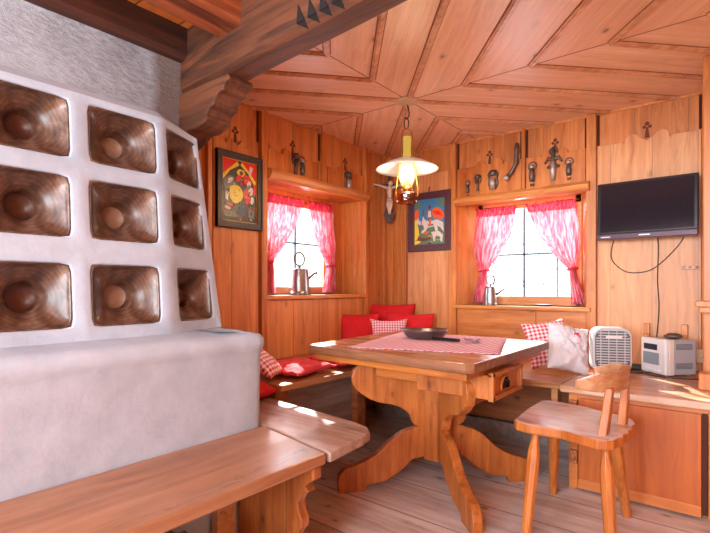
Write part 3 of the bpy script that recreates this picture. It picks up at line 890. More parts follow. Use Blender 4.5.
# ---------------------------------------------------------------- corner benches
ZB = .54
bl = thing('corner_bench', (-2.15, 2.5, 0), 'wall bench under the left window carrying red seat cushions', 'bench')
mb = MB(); mb.slab([(XW + .001, 1.72), (-1.86, 1.72), (-1.84, 2.66), (XW + .001, 2.66)], ZB - .035, ZB)
mb.build('seat', M['benchseaty'], bl, bevel=.007)
mb = MB(); mb.box((-2.02, 1.80, .02), (-1.99, 2.55, ZB - .035)); lab(mb.build('front_panel', M['benchgrey'], bl, bevel=.003), 'greyish board under the seat')
for y in (2.44, 1.74):
    mb = MB(); mb.box((-1.98, y, 0), (-1.93, y + .09, ZB - .035)); mb.build('leg', M['benchface'], bl, bevel=.004)
br = thing('corner_bench', (-1.6, 3.1, 0), 'deep wall bench under the right window holding the gingham pillow', 'bench')
mb = MB(); mb.slab([(XW + .001, 2.664), (-1.84, 2.664), (-.738, 2.70), (-.738, YW - .001), (XW + .001, YW - .001)], ZB - .035, ZB)
mb.build('seat', M['benchseat'], br, bevel=.006)
mb = MB(); mb.box((-2.4, 3.30, .12), (-.73, 3.33, ZB - .04)); lab(mb.build('back_board', M['benchface'], br, bevel=.003), 'dark board closing the space under the seat')
mb = MB(); mb.box((-2.4, 3.28, 0), (-.73, 3.34, .11)); mb.build('plinth', M['benchgrey'], br, bevel=.003)
mb = MB(); mb.box((-.80, 2.72, .40), (-.765, 2.80, ZB - .036)); mb.build('bracket', M['benchseat'], br, bevel=.003)
mb = MB(); mb.box((-.80, 3.15, 0), (-.75, 3.22, ZB - .036)); mb.build('leg', M['benchface'], br, bevel=.003)

# cabinet with worktop at right
cb = thing('bench_cabinet', (-.1, 3.1, 0), 'low orange-brown built-in cabinet below the radio', 'cabinet')
mb = MB(); mb.box((-.70, 2.70, .0), (-.675, YW - .002, ZB - .04)); mb.box((-.675, 2.72, .0), (XR - .01, 2.73, ZB - .04)); mb.box((-.675, 2.69, ZB - .075), (XR - .01, 2.73, ZB - .04)); mb.box((-.70, 2.685, 0), (-.655, 2.72, ZB - .04))
mb.box((-.105, 2.685, 0), (-.055, 2.72, ZB - .04))
mb.build('carcass', M['cabrail'], cb, bevel=.003)
mb = MB(); mb.box((-.650, 2.674, .012), (-.130, 2.694, ZB - .062)); d1 = mb.build('door', M['cab'], cb, bevel=.003)
mb = MB(); mb.box((-.650, 2.668, .012), (-.130, 2.676, .062)); mb.build('bottom_rail', M['cabrail'], d1, bevel=.002)
mb = MB(); mb.box((-.128, 2.6800, .02), (-.107, 2.7195, ZB - .06)); mb.build('door_gap', M['groove'], cb)  # dark strip painting in the shade between the doors
mb = MB(); mb.box((-.05, 2.674, .012), (.55, 2.694, ZB - .062)); mb.build('door', M['cab'], cb, bevel=.003)
for z in (.43, .17):
    mb = MB(); mb.box((-.69, 2.664, z - .035), (-.655, 2.684, z + .035)); mb.ball((-.672, 2.662, z), (.012, .01, .022)); mb.build('hinge', M['benchface'], cb, bevel=.003)
wt = MB(); wt.slab([(-.735, 2.645), (XR - .01, 2.645), (XR - .01, YW - .001), (-.735, YW - .001)], ZB - .036, ZB)
tag(wt.build('worktop', M['ctop'], bevel=.007), 'continuous pale plank top over the low cabinet beside the right wall', 'worktop')
# right-hand post and shelf
mb = MB(); mb.box((-.142, 3.04, ZB), (.0, 3.12, ZC)); struct(mb.build('trim_12', M['stile'], bevel=.006), 'broad vertical post at the right edge')
mb = MB(); mb.box((-.17, 2.95, .955), (.06, 3.038, .985)); mb.box((-.155, 2.965, .925), (.05, 3.036, .955))
tag(mb.build('wall_shelf', M['stile'], bevel=.004), 'small wooden shelf on the post at the right edge', 'shelf')
mb = MB(); mb.box((-.155, 3.08 - .13, ZB), (-.05, 3.035, ZB + .085))
tag(mb.build('wood_block', M['stile'], bevel=.006), 'wooden block standing on the worktop at the foot of the post', 'block')

# ---------------------------------------------------------------- table
TC = Vector((-1.25, 2.27)); TD = Vector((.68, .733)).normalized()
tb_ = thing('dining_table', (TC.x, TC.y, 0), 'square pine table on a scrolled cross base with a drawer', 'table')
NL, NR_, FR_, FL_ = (-1.795, 1.825), (-.815, 1.75), (-.825, 2.80), (-1.86, 2.80)
def inset(pts, d):
    c = Vector((sum(p[0] for p in pts) / 4, sum(p[1] for p in pts) / 4))
    return [tuple(c + (Vector(p) - c) * (1 - d)) for p in pts]
q = [NL, NR_, FR_, FL_]
def chamf(pts, r):
    out = []
    for i, p in enumerate(pts):
        p = Vector(p); a = Vector(pts[i - 1]); b_ = Vector(pts[(i + 1) % 4])
        out.append(tuple(p + (a - p).normalized() * r)); out.append(tuple(p + (b_ - p).normalized() * r))
    return out
mb = MB().slab(chamf(q, .03), .708, .75); mb.mi[1] = 1; mb.build('tabletop', [M['table_edge'], M['table_top']], tb_, bevel=.004)
MB().slab(inset(q, .085), .672, .7075).build('top_frame', M['tabley'], tb_, bevel=.004)
mb = MB(); mb.box((-1.46, 2.0, .595), (-.97, 2.56, .6715)); mb.build('apron', M['tabley'], tb_, bevel=.004)
mb = MB(); mb.box((-1.2, 1.97, .568), (-.835, 2.32, .673)); dr = mb.build('drawer', M['table'], tb_, bevel=.003)
mb = MB()
for (a, b_) in (((1.965, .563), (2.325, .583)), ((1.965, .665), (2.325, .685)), ((1.965, .563), (1.99, .685)), ((2.30, .563), (2.325, .685))):
    mb.box((-.838, a[0], a[1]), (-.815, b_[0], b_[1]))
mb.build('drawer_frame', M['table'], dr, bevel=.003)
mb = MB(); yc = 2.14
arch = [(yc + .055 * cos(R(a)), .592 + .06 * sin(R(a))) for a in range(0, 181, 12)]
mb.prism(arch, lambda y, z: (-.832, y, z), lambda y, z: (-.84, y, z), 1)
mb.tube([(-.829, y, z) for y, z in arch], .006, 6, mi=0); mb.tube([(-.825, yc + .01, .60), (-.815, yc, .625), (-.822, yc - .02, .64)], .008, 6, mi=2)
mb.build('drawer_handle', [M['table'], M['groove'], M['iron']], dr)
# scrolled cross arms
half = [(.0, .165), (.07, .166), (.14, .155), (.205, .095), (.286, .048), (.35, .038), (.386, .034), (.397, .0), (.533, .0), (.537, .06), (.53, .09), (.497, .122), (.455, .135), (.408, .150),
        (.36, .172), (.312, .206), (.27, .246), (.232, .278), (.19, .300), (.14, .314), (.112, .325), (.135, .335), (.150, .36), (.155, .385), (.175, .405), (.21, .428), (.25, .443), (.323, .457), (.37, .475), (.408, .50),
        (.445, .530), (.462, .562), (.465, .59), (.452, .63), (.43, .652), (.40, .662), (.36, .655), (.33, .632), (.29, .60), (.25, .585), (.20, .585), (.0, .585)]
for k in range(4):
    a = k * pi / 2
    d = Vector((TD.x * cos(a) - TD.y * sin(a), TD.x * sin(a) + TD.y * cos(a))); nn = Vector((-d.y, d.x))
    th = .023
    s0 = .0 if k % 2 == 0 else .0235
    pts = [(max(s_, s0), z) for s_, z in half]
    if k in (1, 3): pts = [(max(s_, .0235), z) for s_, z in half]
    m = MB(); m.prism(pts, lambda s_, z: (TC.x + d.x * s_ + nn.x * th, TC.y + d.y * s_ + nn.y * th, z), lambda s_, z: (TC.x + d.x * s_ - nn.x * th, TC.y + d.y * s_ - nn.y * th, z))
    m.build('leg', M['table'], tb_, bevel=.005)
# centre post boards set in the angles of the cross
mb = MB()
for k in range(4):
    a = k * pi / 2 + pi / 4
    d = Vector((TD.x * cos(a) - TD.y * sin(a), TD.x * sin(a) + TD.y * cos(a)))
    c = TC + d * .055; u = Vector((-d.y, d.x))
    pts = [tuple(TC + d * .072 + u * .045), tuple(TC + d * .072 - u * .045), tuple(TC + d * .02 - u * .02), tuple(TC + d * .02 + u * .02)]
    mb.slab(pts, .15, .594)
mb.build('post', M['table'], tb_, bevel=.003)
# runner
mb = MB()
rq = [Vector((-1.535, 1.862)), Vector((-.832, 2.085)), Vector((-1.075, 2.79)), Vector((-1.77, 2.72))]
def rn(u, v):
    p = (rq[0] * (1 - u) + rq[1] * u) * (1 - v) + (rq[3] * (1 - u) + rq[2] * u) * v
    return (p.x, p.y, .7525 + .0012 * noise.noise((p.x * 8, p.y * 8, 0)))
mb.grid(rn, 30, 30)
o = mb.build('table_runner', M['gingrun'], solid=.002)
tag(o, 'pink checked cloth spread diagonally over the table', 'tablecloth')
# pan
pn = thing('frying_pan', (-1.445, 2.47, .754), 'grey round pan with a dark handle on the pink cloth', 'pan')
mb = MB(); mb.lathe([(0, 0), (.09, 0), (.112, .012), (.130, .042), (.137, .05), (.137, .053), (.128, .045), (.108, .016), (.088, .005), (0, .005)], (-1.445, 2.47, .7545), 36)
mb.build('pan_body', M['pan'], pn)
mb = MB(); mb.box((-.0, -.014, 0), (.17, .014, .018), mat=Matrix.Translation((-1.345, 2.385, .758)) @ Matrix.Rotation(R(-3), 4, 'Z'))
lab(mb.build('handle', M['dark'], pn, bevel=.006), 'flat black handle')
mb = MB()
mb.tube([(-1.585, 2.48, .80), (-1.60, 2.49, .806), (-1.60, 2.45, .806), (-1.583, 2.44, .80)], .004, 6); mb.build('grip', M['pan'], pn)
# keys
mb = MB()
for i in range(5):
    a = i * 1.1; c = Vector((-1.13 + .022 * cos(a), 2.43 + .022 * sin(a), .760 + i * .003))
    mb.tube([c + Vector((.016 * cos(2 * pi * k / 12), .016 * sin(2 * pi * k / 12), .002 * sin(k))) for k in range(12)], .0028, 6, closed=True)
    mb.box((-.002, -.006, -.002), (.035, .006, .002), mat=Matrix.Translation(c) @ Matrix.Rotation(a, 4, 'Z') @ Matrix.Rotation(R(-12), 4, 'Y'))
tag(mb.build('key_ring', M['pewter']), 'small bunch of silvery keys beside the pan handle on the table', 'keys')

# ---------------------------------------------------------------- chair
ch = thing('wooden_chair', (-.57, 2.25, 0), 'light wooden chair with curved back rail and splayed legs', 'chair')
sp_ = [(-.765, 2.075), (-.745, 2.045), (-.70, 2.03), (-.56, 2.035), (-.42, 1.985), (-.385, 1.995), (-.365, 2.02), (-.36, 2.055), (-.345, 2.09), (-.352, 2.125), (-.338, 2.16), (-.345, 2.20), (-.335, 2.24), (-.345, 2.28),
       (-.338, 2.32), (-.348, 2.36), (-.365, 2.40), (-.40, 2.43), (-.56, 2.50), (-.72, 2.535), (-.765, 2.53), (-.785, 2.50), (-.785, 2.30)]
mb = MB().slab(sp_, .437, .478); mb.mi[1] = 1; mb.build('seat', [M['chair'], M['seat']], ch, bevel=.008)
def leg(top, bot):
    top = Vector(top); bot = Vector(bot); d = (bot - top); L_ = d.length
    prof_ = [(.014, 0), (.015, .02), (.018, .05), (.027, .10), (.0265, .2), (.019, L_)]
    z = d.normalized(); x = Vector((1, 0, 0)); x = (x - z * x.dot(z)).normalized(); y = z.cross(x)
    mt = Matrix(((x.x, y.x, z.x, top.x), (x.y, y.y, z.y, top.y), (x.z, y.z, z.z, top.z), (0, 0, 0, 1)))
    m = MB(); m.lathe(prof_, (0, 0, 0), 8, mat=mt, smooth=False); return m
for t_, b_ in (((-.680, 2.10, .44), (-.692, 2.005, .004)), ((-.405, 2.075, .44), (-.372, 2.02, .004)), ((-.705, 2.45, .44), (-.738, 2.55, .004)), ((-.43, 2.36, .44), (-.40, 2.50, .004))):
    leg(t_, b_).build('leg', M['chair'], ch, bevel=.002)
# back: bent rail + two uprights
def railpt(a, r=1.0): return Vector((-.50 + .135 * cos(a) * r, 2.225 + .185 * sin(a) * r, 0))
mb = MB(); N = 40; vs = []; fs = []
for i in range(N + 1):
    t = i / N; a = R(-92) + R(190) * t
    e = min(t, 1 - t) * 2
    thk = .013 + .004 * min(1, e * 4); h0 = .648 + .0 ; hh_ = .016 + .022 * min(1, e * 2.6) ; zc = .668 + .012 * min(1, e * 2.2)
    if abs(t - .5) < .16: hh_ += .008 * (1 + cos((t - .5) / .16 * pi)) / 2; zc += .008 * (1 + cos((t - .5) / .16 * pi)) / 2
    c = railpt(a); n_ = Vector((cos(a) / .135, sin(a) / .185, 0)).normalized()
    lean = .12
    for (su, sv) in ((-1, -1), (1, -1), (1, 1), (-1, 1)):
        p = c + n_ * (su * thk + sv * hh_ * lean); vs.append((p.x, p.y, zc + sv * hh_))
for i in range(N):
    for k in range(4):
        l = (k + 1) % 4; fs.append((i * 4 + k, i * 4 + l, (i + 1) * 4 + l, (i + 1) * 4 + k))
fs.append((0, 1, 2, 3)); fs.append((N * 4, N * 4 + 1, N * 4 + 2, N * 4 + 3))
mb.add(vs, fs); mb.build('back_rail', M['rail'], ch, bevel=.005)
for (b0, t0) in (((-.415, 2.085), (-.392, 2.095)), ((-.385, 2.30), (-.372, 2.315))):
    mb = MB(); d = Vector((t0[0] - b0[0], t0[1] - b0[1]))
    w_ = .020
    def ring(c, z, w1, t1):
        return [(c[0] - t1, c[1] - w1, z), (c[0] + t1, c[1] - w1, z), (c[0] + t1, c[1] + w1, z), (c[0] - t1, c[1] + w1, z)]
    vs = ring(b0, .472, .034, .017) + ring(((b0[0] + t0[0]) / 2, (b0[1] + t0[1]) / 2), .56, .028, .015) + ring(t0, .66, .024, .013)
    fs = [(0, 1, 2, 3), (8, 9, 10, 11)] + [(r_ * 4 + k, r_ * 4 + (k + 1) % 4, (r_ + 1) * 4 + (k + 1) % 4, (r_ + 1) * 4 + k) for r_ in range(2) for k in range(4)]
    mb.add(vs, fs); mb.build('back_upright', M['chair'], ch, bevel=.004)

# ---------------------------------------------------------------- cushions
def cushion(name, mat, w, h, t, loc, rot, label, cat='cushion', group=None, pinch=.09, seed=0, button=False, crease=.004, parts=None):
    m = MB(); N = 28
    def top(sgn):
        def f(u, v):
            a = 2 * u - 1; b_ = 2 * v - 1
            k = (1 - abs(a) ** 2.6) * (1 - abs(b_) ** 2.6)
            z = sgn * t / 2 * (max(k, 0) ** .55)
            x = a * w / 2 * (1 - pinch * (1 - b_ * b_) * abs(a)); y = b_ * h / 2 * (1 - pinch * (1 - a * a) * abs(b_))
            z += crease * noise.noise((a * 3 + seed, b_ * 3, sgn)) * (1 if k > 0.01 else 0)
            z += crease * .8 * noise.noise((a * 7 + seed, b_ * 7, sgn * 2)) * (1 if k > 0.01 else 0)
            if button: z -= sgn * t * .22 * math.exp(-(a * a + b_ * b_) * 40)
            return (x, y, z)
        return f
    m.grid(top(1), N, N); m.grid(top(-1), N, N)
    o = m.build(name, mat)
    o.matrix_basis = Matrix.Translation(loc) @ (Matrix.Rotation(R(rot[2]), 4, 'Z') @ Matrix.Rotation(R(rot[1]), 4, 'Y') @ Matrix.Rotation(R(rot[0]), 4, 'X'))
    return tag(o, label, cat, group)
# flat seat cushions on the left bench
cushion('seat_cushion', M['red2'], .37, .40, .065, (-2.07, 2.01, ZB + .042), (0, 1, 8), 'flat red seat cushion with a button, nearer the stove on the left bench', group='red seat cushions', button=True, seed=2, crease=.010)
cushion('seat_cushion', M['red2'], .37, .36, .065, (-2.06, 2.45, ZB + .042), (0, 1, -5), 'flat red seat cushion farther from the stove, partly behind the table corner', group='red seat cushions', seed=5, crease=.010)
cushion('gingham_pillow', M['ging'], .24, .20, .08, (-2.05, 1.75, ZB + .105), (0, 38, 25), 'red and white gingham pillow leaning at the stove end of the left bench', 'pillow', seed=1)
cushion('red_cushion', M['red'], .20, .20, .08, (-1.965, 1.605, .48 + .045), (0, 8, 12), 'bright red cushion just peeking from behind the stove corner', 'cushion', seed=3)
# corner pile
cushion('red_cushion', M['red'], .42, .30, .11, (-2.34, 3.43, .77), (76, 0, 28), 'tallest red cushion at the back of the corner pile', 'cushion', seed=4)
cushion('red_cushion', M['red'], .34, .30, .12, (-2.38, 3.05, .70), (74, 0, 50), 'red cushion at the left front of the corner pile', 'cushion', seed=6)
cushion('red_cushion', M['red'], .40, .30, .12, (-2.09, 3.33, .70), (74, 0, 22), 'red cushion at the right front of the corner pile', 'cushion', seed=7)
gp = cushion('gingham_pillow', M['gingp'], .30, .25, .08, (-2.12, 3.08, .69), (74, 0, 38), 'white cushion with checked pink band in front of the red corner cushions', 'pillow', seed=8, pinch=.16)
# right side
cushion('gingham_pillow', M['ging'], .27, .31, .10, (-.955, 3.17, .694), (68, -8, 32), 'red and white gingham pillow beside the white linen bag', 'pillow', seed=9, pinch=.12)
bag = cushion('linen_bag', M['linen'], .25, .30, .15, (-.80, 3.05, .688), (66, 12, 40), 'puffy white linen bag with pink embroidery beside the heater', 'bag', seed=12, crease=.018)
mb = MB()
for k in range(5):
    a = k * 2 * pi / 5
    mb.ball((.02 + .014 * cos(a), .06 + .014 * sin(a), .072), (.009, .009, .004), 8)
mb.tube([(.02, .045, .072), (.03, .02, .074), (.02, .01, .074)], .003, 6)
mb.build('embroidery', M['pink'], bag)

# ---------------------------------------------------------------- fan heater
ht = thing('fan_heater', (-.63, 3.16, ZB), 'white upright fan heater with round slatted grille', 'heater')
HM = Matrix.Translation((-.595, 3.17, ZB)) @ Matrix.Rotation(R(24), 4, 'Z') @ Matrix.Scale(1.06, 4)
def rrect(w, h, r, z0, n=6):
    pts = []
    for (cx, cz, a0) in ((w / 2 - r, h - r, 0), (-w / 2 + r, h - r, 90), (-w / 2 + r, r, 180), (w / 2 - r, r, 270)):
        for i in range(n + 1):
            a = R(a0 + 90 * i / n); pts.append((cx + r * cos(a), z0 + cz + r * sin(a)))
    return pts
def hp(y, k=1.0):
    return lambda x, z: tuple(HM @ Vector((x * k, y, .13 + (z - .13) * k)))
mb = MB()
mb.prism(rrect(.195, .25, .05, .012), hp(-.055), hp(.055), smooth=True)
mb.box((-.07, -.05, 0), (.07, .05, .014), mat=HM)
mb.build('housing', M['heater'], ht, bevel=.006)
mb = MB()
mb.prism(rrect(.175, .22, .045, .03), hp(-.057), hp(-.05), 1)
for i in range(15):
    z = .045 + i * .0145; hw = .083 if 2 < i < 12 else .072
    mb.box((-hw, -.064, z - .0028), (hw, -.056, z + .0028), mat=HM)
for x in (-.06, -.02, .02, .06): mb.box((x - .0015, -.066, .04), (x + .0015, -.058, .25), mat=HM)
mb.build('grille', [M['heater'], M['slot']], ht)
mb = MB()   # lettering-like raised badge
mb.box((-.035, -.07, .205), (.045, -.064, .222), mat=HM); mb.build('badge', M['white_pl'], ht, bevel=.002)
# small crumpled cloth on the worktop in front of the heater (seen above the chair back)
mb = MB()
def blob(c, r, seed, k=.35):
    m_ = MB(); m_.ball((0, 0, 0), r, 20)
    m_.v = [tuple(Vector(c) + Vector(v) * (1 + k * noise.noise((v[0] / r[0] * 1.4 + seed, v[1] / r[1] * 1.4, v[2] / r[2] * 1.4)))) for v in m_.v]
    return m_
o = blob((-.52, 2.86, ZB + .022), (.050, .03, .022), 3).build('crumpled_napkin', M['cream_pl'])
tag(o, 'small crumpled pale napkin on the worktop behind the chair back', 'napkin')
# power adapter and leads
mb = MB(); mb.box((-.055, -.03, 0), (.055, .03, .035), mat=Matrix.Translation((-.50, 3.44, ZB)) @ Matrix.Rotation(R(12), 4, 'Z'))
pa = tag(mb.build('power_adapter', M['dark'], bevel=.008), 'black power adapter block on the worktop between heater and radio', 'adapter')
mb = MB(); 
pts = [(-.44, 3.45, ZB + .012), (-.40, 3.36, ZB + .006), (-.47, 3.28, ZB + .006), (-.53, 3.32, ZB + .006), (-.50, 3.37, ZB + .006), (-.44, 3.30, ZB + .006), (-.40, 3.24, ZB + .006), (-.30, 3.20, ZB + .006), (-.18, 3.25, ZB + .006), (-.12, 3.36, ZB + .006), (-.14, 3.46, ZB + .03), (-.165, 3.548, ZB + .10)]
def smooth(pts, n=6):
    pts = [Vector(p) for p in pts]; out = []
    for i in range(len(pts) - 1):
        p0 = pts[max(i - 1, 0)]; p1 = pts[i]; p2 = pts[i + 1]; p3 = pts[min(i + 2, len(pts) - 1)]
        for k in range(n):
            t = k / n
            out.append(.5 * ((2 * p1) + (-p0 + p2) * t + (2 * p0 - 5 * p1 + 4 * p2 - p3) * t * t + (-p0 + 3 * p1 - 3 * p2 + p3) * t ** 3))
    out.append(pts[-1]); return out
mb.tube(smooth(pts), .0035, 6)
tag(mb.build('power_cable', M['dark']), 'black cable curling round the foot of the radio to the socket', 'cable')
mb = MB(); mb.box((-.20, YW - .044, .60), (-.125, YW - .031, .68)); mb.lathe([(.02, 0), (.022, .004), (.018, .006), (0, .006)], mat=Matrix.Translation((-.162, YW - .044, .64)) @ Matrix.Rotation(R(90), 4, 'X'), seg=20)
tag(mb.build('wall_socket', M['socket'], bevel=.003), 'cream wall socket behind the radio', 'socket')

# ---------------------------------------------------------------- radio
rd = thing('stereo_radio', (-.325, 3.39, ZB), 'silver and cream compact stereo with side vents', 'radio')
RM = Matrix.Translation((-.325, 3.39, ZB)) @ Matrix.Rotation(R(46), 4, 'Z')   # local -X is the front
hx, hy, hz = .095, .098, .215
mb = MB(); mb.box((-hx + .02, -hy, .01), (hx, hy, hz - .005), mat=RM); 
for sx_ in (-.07, .07):
    for sy2 in (-.07, .07): mb.box((sx_ - .01, sy2 - .01, 0), (sx_ + .01, sy2 + .01, .012), mat=RM)
body = mb.build('casing', M['grey_pl'], rd, bevel=.006)
mb = MB(); mb.box((-hx - .006, -hy, .008), (-hx + .022, hy, hz), mat=RM); fp = mb.build('front_panel', M['white_pl'], rd, bevel=.008)
mb = MB(); mb.box((-hx + .02, -hy - .001, .008), (-hx + .05, -hy + .01, hz - .002), mat=RM); mb.build('side_strip', M['cream_pl'], rd, bevel=.003)
mb = MB(); mb.box((-hx - .0085, -.035, .145), (-hx - .005, .07, .18), mat=RM); lab(mb.build('display', M['display'], fp, bevel=.001), 'dark display')
mb = MB(); mb.box((-hx - .0085, -.05, .06), (-hx - .005, .075, .130), mat=RM); lab(mb.build('disc_door', M['glasspanel'], fp, bevel=.001), 'bluish glassy door')
mb = MB(); mb.box((-hx - .0082, -.06, .02), (-hx - .005, .075, .045), mat=RM)
for i in range(5): mb.box((-hx - .011, -.05 + i * .024, .026), (-hx - .006, -.036 + i * .024, .038), mat=RM)
mb.build('buttons', M['white_pl'], fp, bevel=.001)
for z in (.045, .155):
    mb = MB()
    for i in range(5): mb.box((-.035, -hy - .0015, z + i * .007), (.07, -hy + .002, z + i * .007 + .0035), mat=RM)
    mb.build('vent', M['slot'], rd)
mb = MB(); mb.box((-.10, -.09, 0), (.09, .10, .004), mat=RM)
# things lying on top of it
o = blob((-.30, 3.38, ZB + hz + .012), (.045, .025, .017), 8, .3).build('leather_pouch', M['oldpewter']); o2 = o
tag(o, 'small brown pouch lying on top of the stereo', 'pouch')
for x, side in ((-.475, 'left'), (-.275, 'right')):
    mb = MB(); mb.box((x, YW - .045, ZB + .16), (x + .035, YW - .019, ZB + .285)); 
    mb.box((x, YW - .065, ZB + .20), (x + .035, YW - .040, ZB + .22))
    tag(mb.build('wall_bracket', M['stile'], bevel=.003), 'small upright wooden bracket on the wall above the stereo, %s of two' % side, 'bracket', 'wooden brackets behind the stereo')

# ---------------------------------------------------------------- television
tv = thing('television', (-.47, 3.52, 1.35), 'black flat television on the right wall, slightly tilted forward', 'television')
TV = Matrix.Translation((-.452, 3.46, 1.545)) @ Matrix.Rotation(R(-1.5), 4, 'Z') @ Matrix.Rotation(R(-4), 4, 'X')
mb = MB(); mb.box((-.272, -.012, -.150), (.272, .03, .185), mat=TV); mb.box((-.20, .03, -.13), (.20, .06, .12), mat=TV)
mb.build('casing', M['dark'], tv, bevel=.006)
mb = MB(); mb.box((-.252, -.0145, -.138), (.252, -.011, .170), mat=TV); lab(mb.build('screen', M['screen'], tv), 'dark grey screen')
mb = MB(); mb.box((-.272, -.016, -.186), (.272, .03, -.148), mat=TV)
bz = mb.build('lower_bezel', M['bezel'], tv, bevel=.006)
mb = MB(); mb.box((-.03, -.0175, -.169), (.03, -.0155, -.162), mat=TV); mb.build('maker_badge', M['silver'], bz, bevel=.0005)
mb = MB(); mb.box((-.245, -.0172, -.172), (-.19, -.0155, -.166), mat=TV); mb.build('buttons', M['silver'], bz)
mb = MB(); mb.box((-.06, .055, -.06), (.06, .135, .06), mat=TV); mb.build('wall_mount', M['iron'], tv)
mb = MB(); mb.tube(smooth([(-.40, 3.56, 1.38), (-.395, 3.572, 1.30), (-.40, 3.576, 1.1), (-.392, 3.576, .95), (-.40, 3.575, .79), (-.42, 3.56, .60), (-.43, 3.52, ZB + .01)]), .0035, 6)
tag(mb.build('power_cable', M['cable']), 'dark cable hanging straight down from the television to the worktop', 'cable')
mb = MB(); mb.tube(smooth([(-.63, 3.56, 1.40), (-.66, 3.575, 1.32), (-.655, 3.576, 1.23), (-.57, 3.576, 1.155), (-.45, 3.576, 1.16), (-.36, 3.576, 1.23), (-.28, 3.58, 1.33), (-.25, 3.56, 1.40)]), .0032, 6)
tag(mb.build('antenna_cable', M['cable']), 'thin cable looping below the television in a wide arc', 'cable')
mb = MB(); mb.box((-.27, YW - .040, 1.165), (-.19, YW - .018, 1.185))
for i in range(3): mb.tube([(-.26 + i * .03, YW - .036, 1.175), (-.26 + i * .03, YW - .062, 1.178)], .005, 6)
tag(mb.build('key_hook', M['rail'], bevel=.002), 'small wooden peg strip on the wall right of the cable loop', 'hook')

# ---------------------------------------------------------------- pictures
def picture(f, c, w, h, mats, shapes, fw, label, frame_m, gilt=True):
    """f(u, z, off): wall mapping; shapes: (material index, polygon in -1..1)"""
    t = thing('framed_picture', f(c[0], c[1], 0), label, 'picture')
    m = MB()
    def ringbox(w0, h0, w1, h1, d0, d1):
        o = [(-w0, -h0), (w0, -h0), (w0, h0), (-w0, h0)]; i_ = [(-w1, -h1), (w1, -h1), (w1, h1), (-w1, h1)]
        for k in range(4):
            l = (k + 1) % 4
            pts = [o[k], o[l], i_[l], i_[k]]
            m.prism([(c[0] + p[0], c[1] + p[1]) for p in pts], lambda u, v: f(u, v, d1), lambda u, v: f(u, v, d0))
    ringbox(w / 2, h / 2, w / 2 - fw, h / 2 - fw, .002, .022)
    ringbox(w / 2, h / 2, w / 2 - fw * .35, h / 2 - fw * .35, .002, .028)
    m.build('picture_frame', frame_m, t, bevel=.003)
    if gilt:
        m = MB(); ringbox(w / 2 - fw, h / 2 - fw, w / 2 - fw - .004, h / 2 - fw - .004, .004, .016)
        m.build('inner_edge', M['gold'], t)
    m = MB(); iw, ih = w / 2 - fw, h / 2 - fw
    m.prism([(c[0] + a * iw, c[1] + b_ * ih) for a, b_ in ((-1, -1), (1, -1), (1, 1), (-1, 1))], lambda u, v: f(u, v, .008), lambda u, v: f(u, v, .002), 0)
    for k, (mi, poly) in enumerate(shapes):
        pts = [(c[0] + max(-1, min(1, a)) * iw, c[1] + max(-1, min(1, b_)) * ih) for a, b_ in poly]
        m.prism(pts, lambda u, v: f(u, v, .0085 + k * .00005), lambda u, v: f(u, v, .0078), mi)
    m.build('painting', mats, t)
    return t
def ell(cx, cy, rx, ry, n=14, rot=0, seed=None, rag=0.0):
    out = []
    for i in range(n):
        a = 2 * pi * i / n; k = 1 + (rag * random.uniform(-1, 1))
        x = rx * cos(a) * k; y = ry * sin(a) * k
        out.append((cx + x * cos(rot) - y * sin(rot), cy + x * sin(rot) + y * cos(rot)))
    return out
def P_(n, c): return plain(n, c, .35, 0, 0, 60, .25)
pm = [P_('painted charcoal', (58, 50, 52)), P_('painted red', (230, 28, 22)), P_('painted yellow', (250, 212, 60)), P_('painted white', (222, 212, 206)), P_('painted grey', (120, 112, 116)), P_('painted navy', (40, 44, 84)), P_('painted brown', (110, 60, 40)), P_('painted orange', (226, 104, 44)), P_('painted blue', (60, 130, 178)), P_('painted green', (92, 128, 98))]
rnd = random.Random(3)
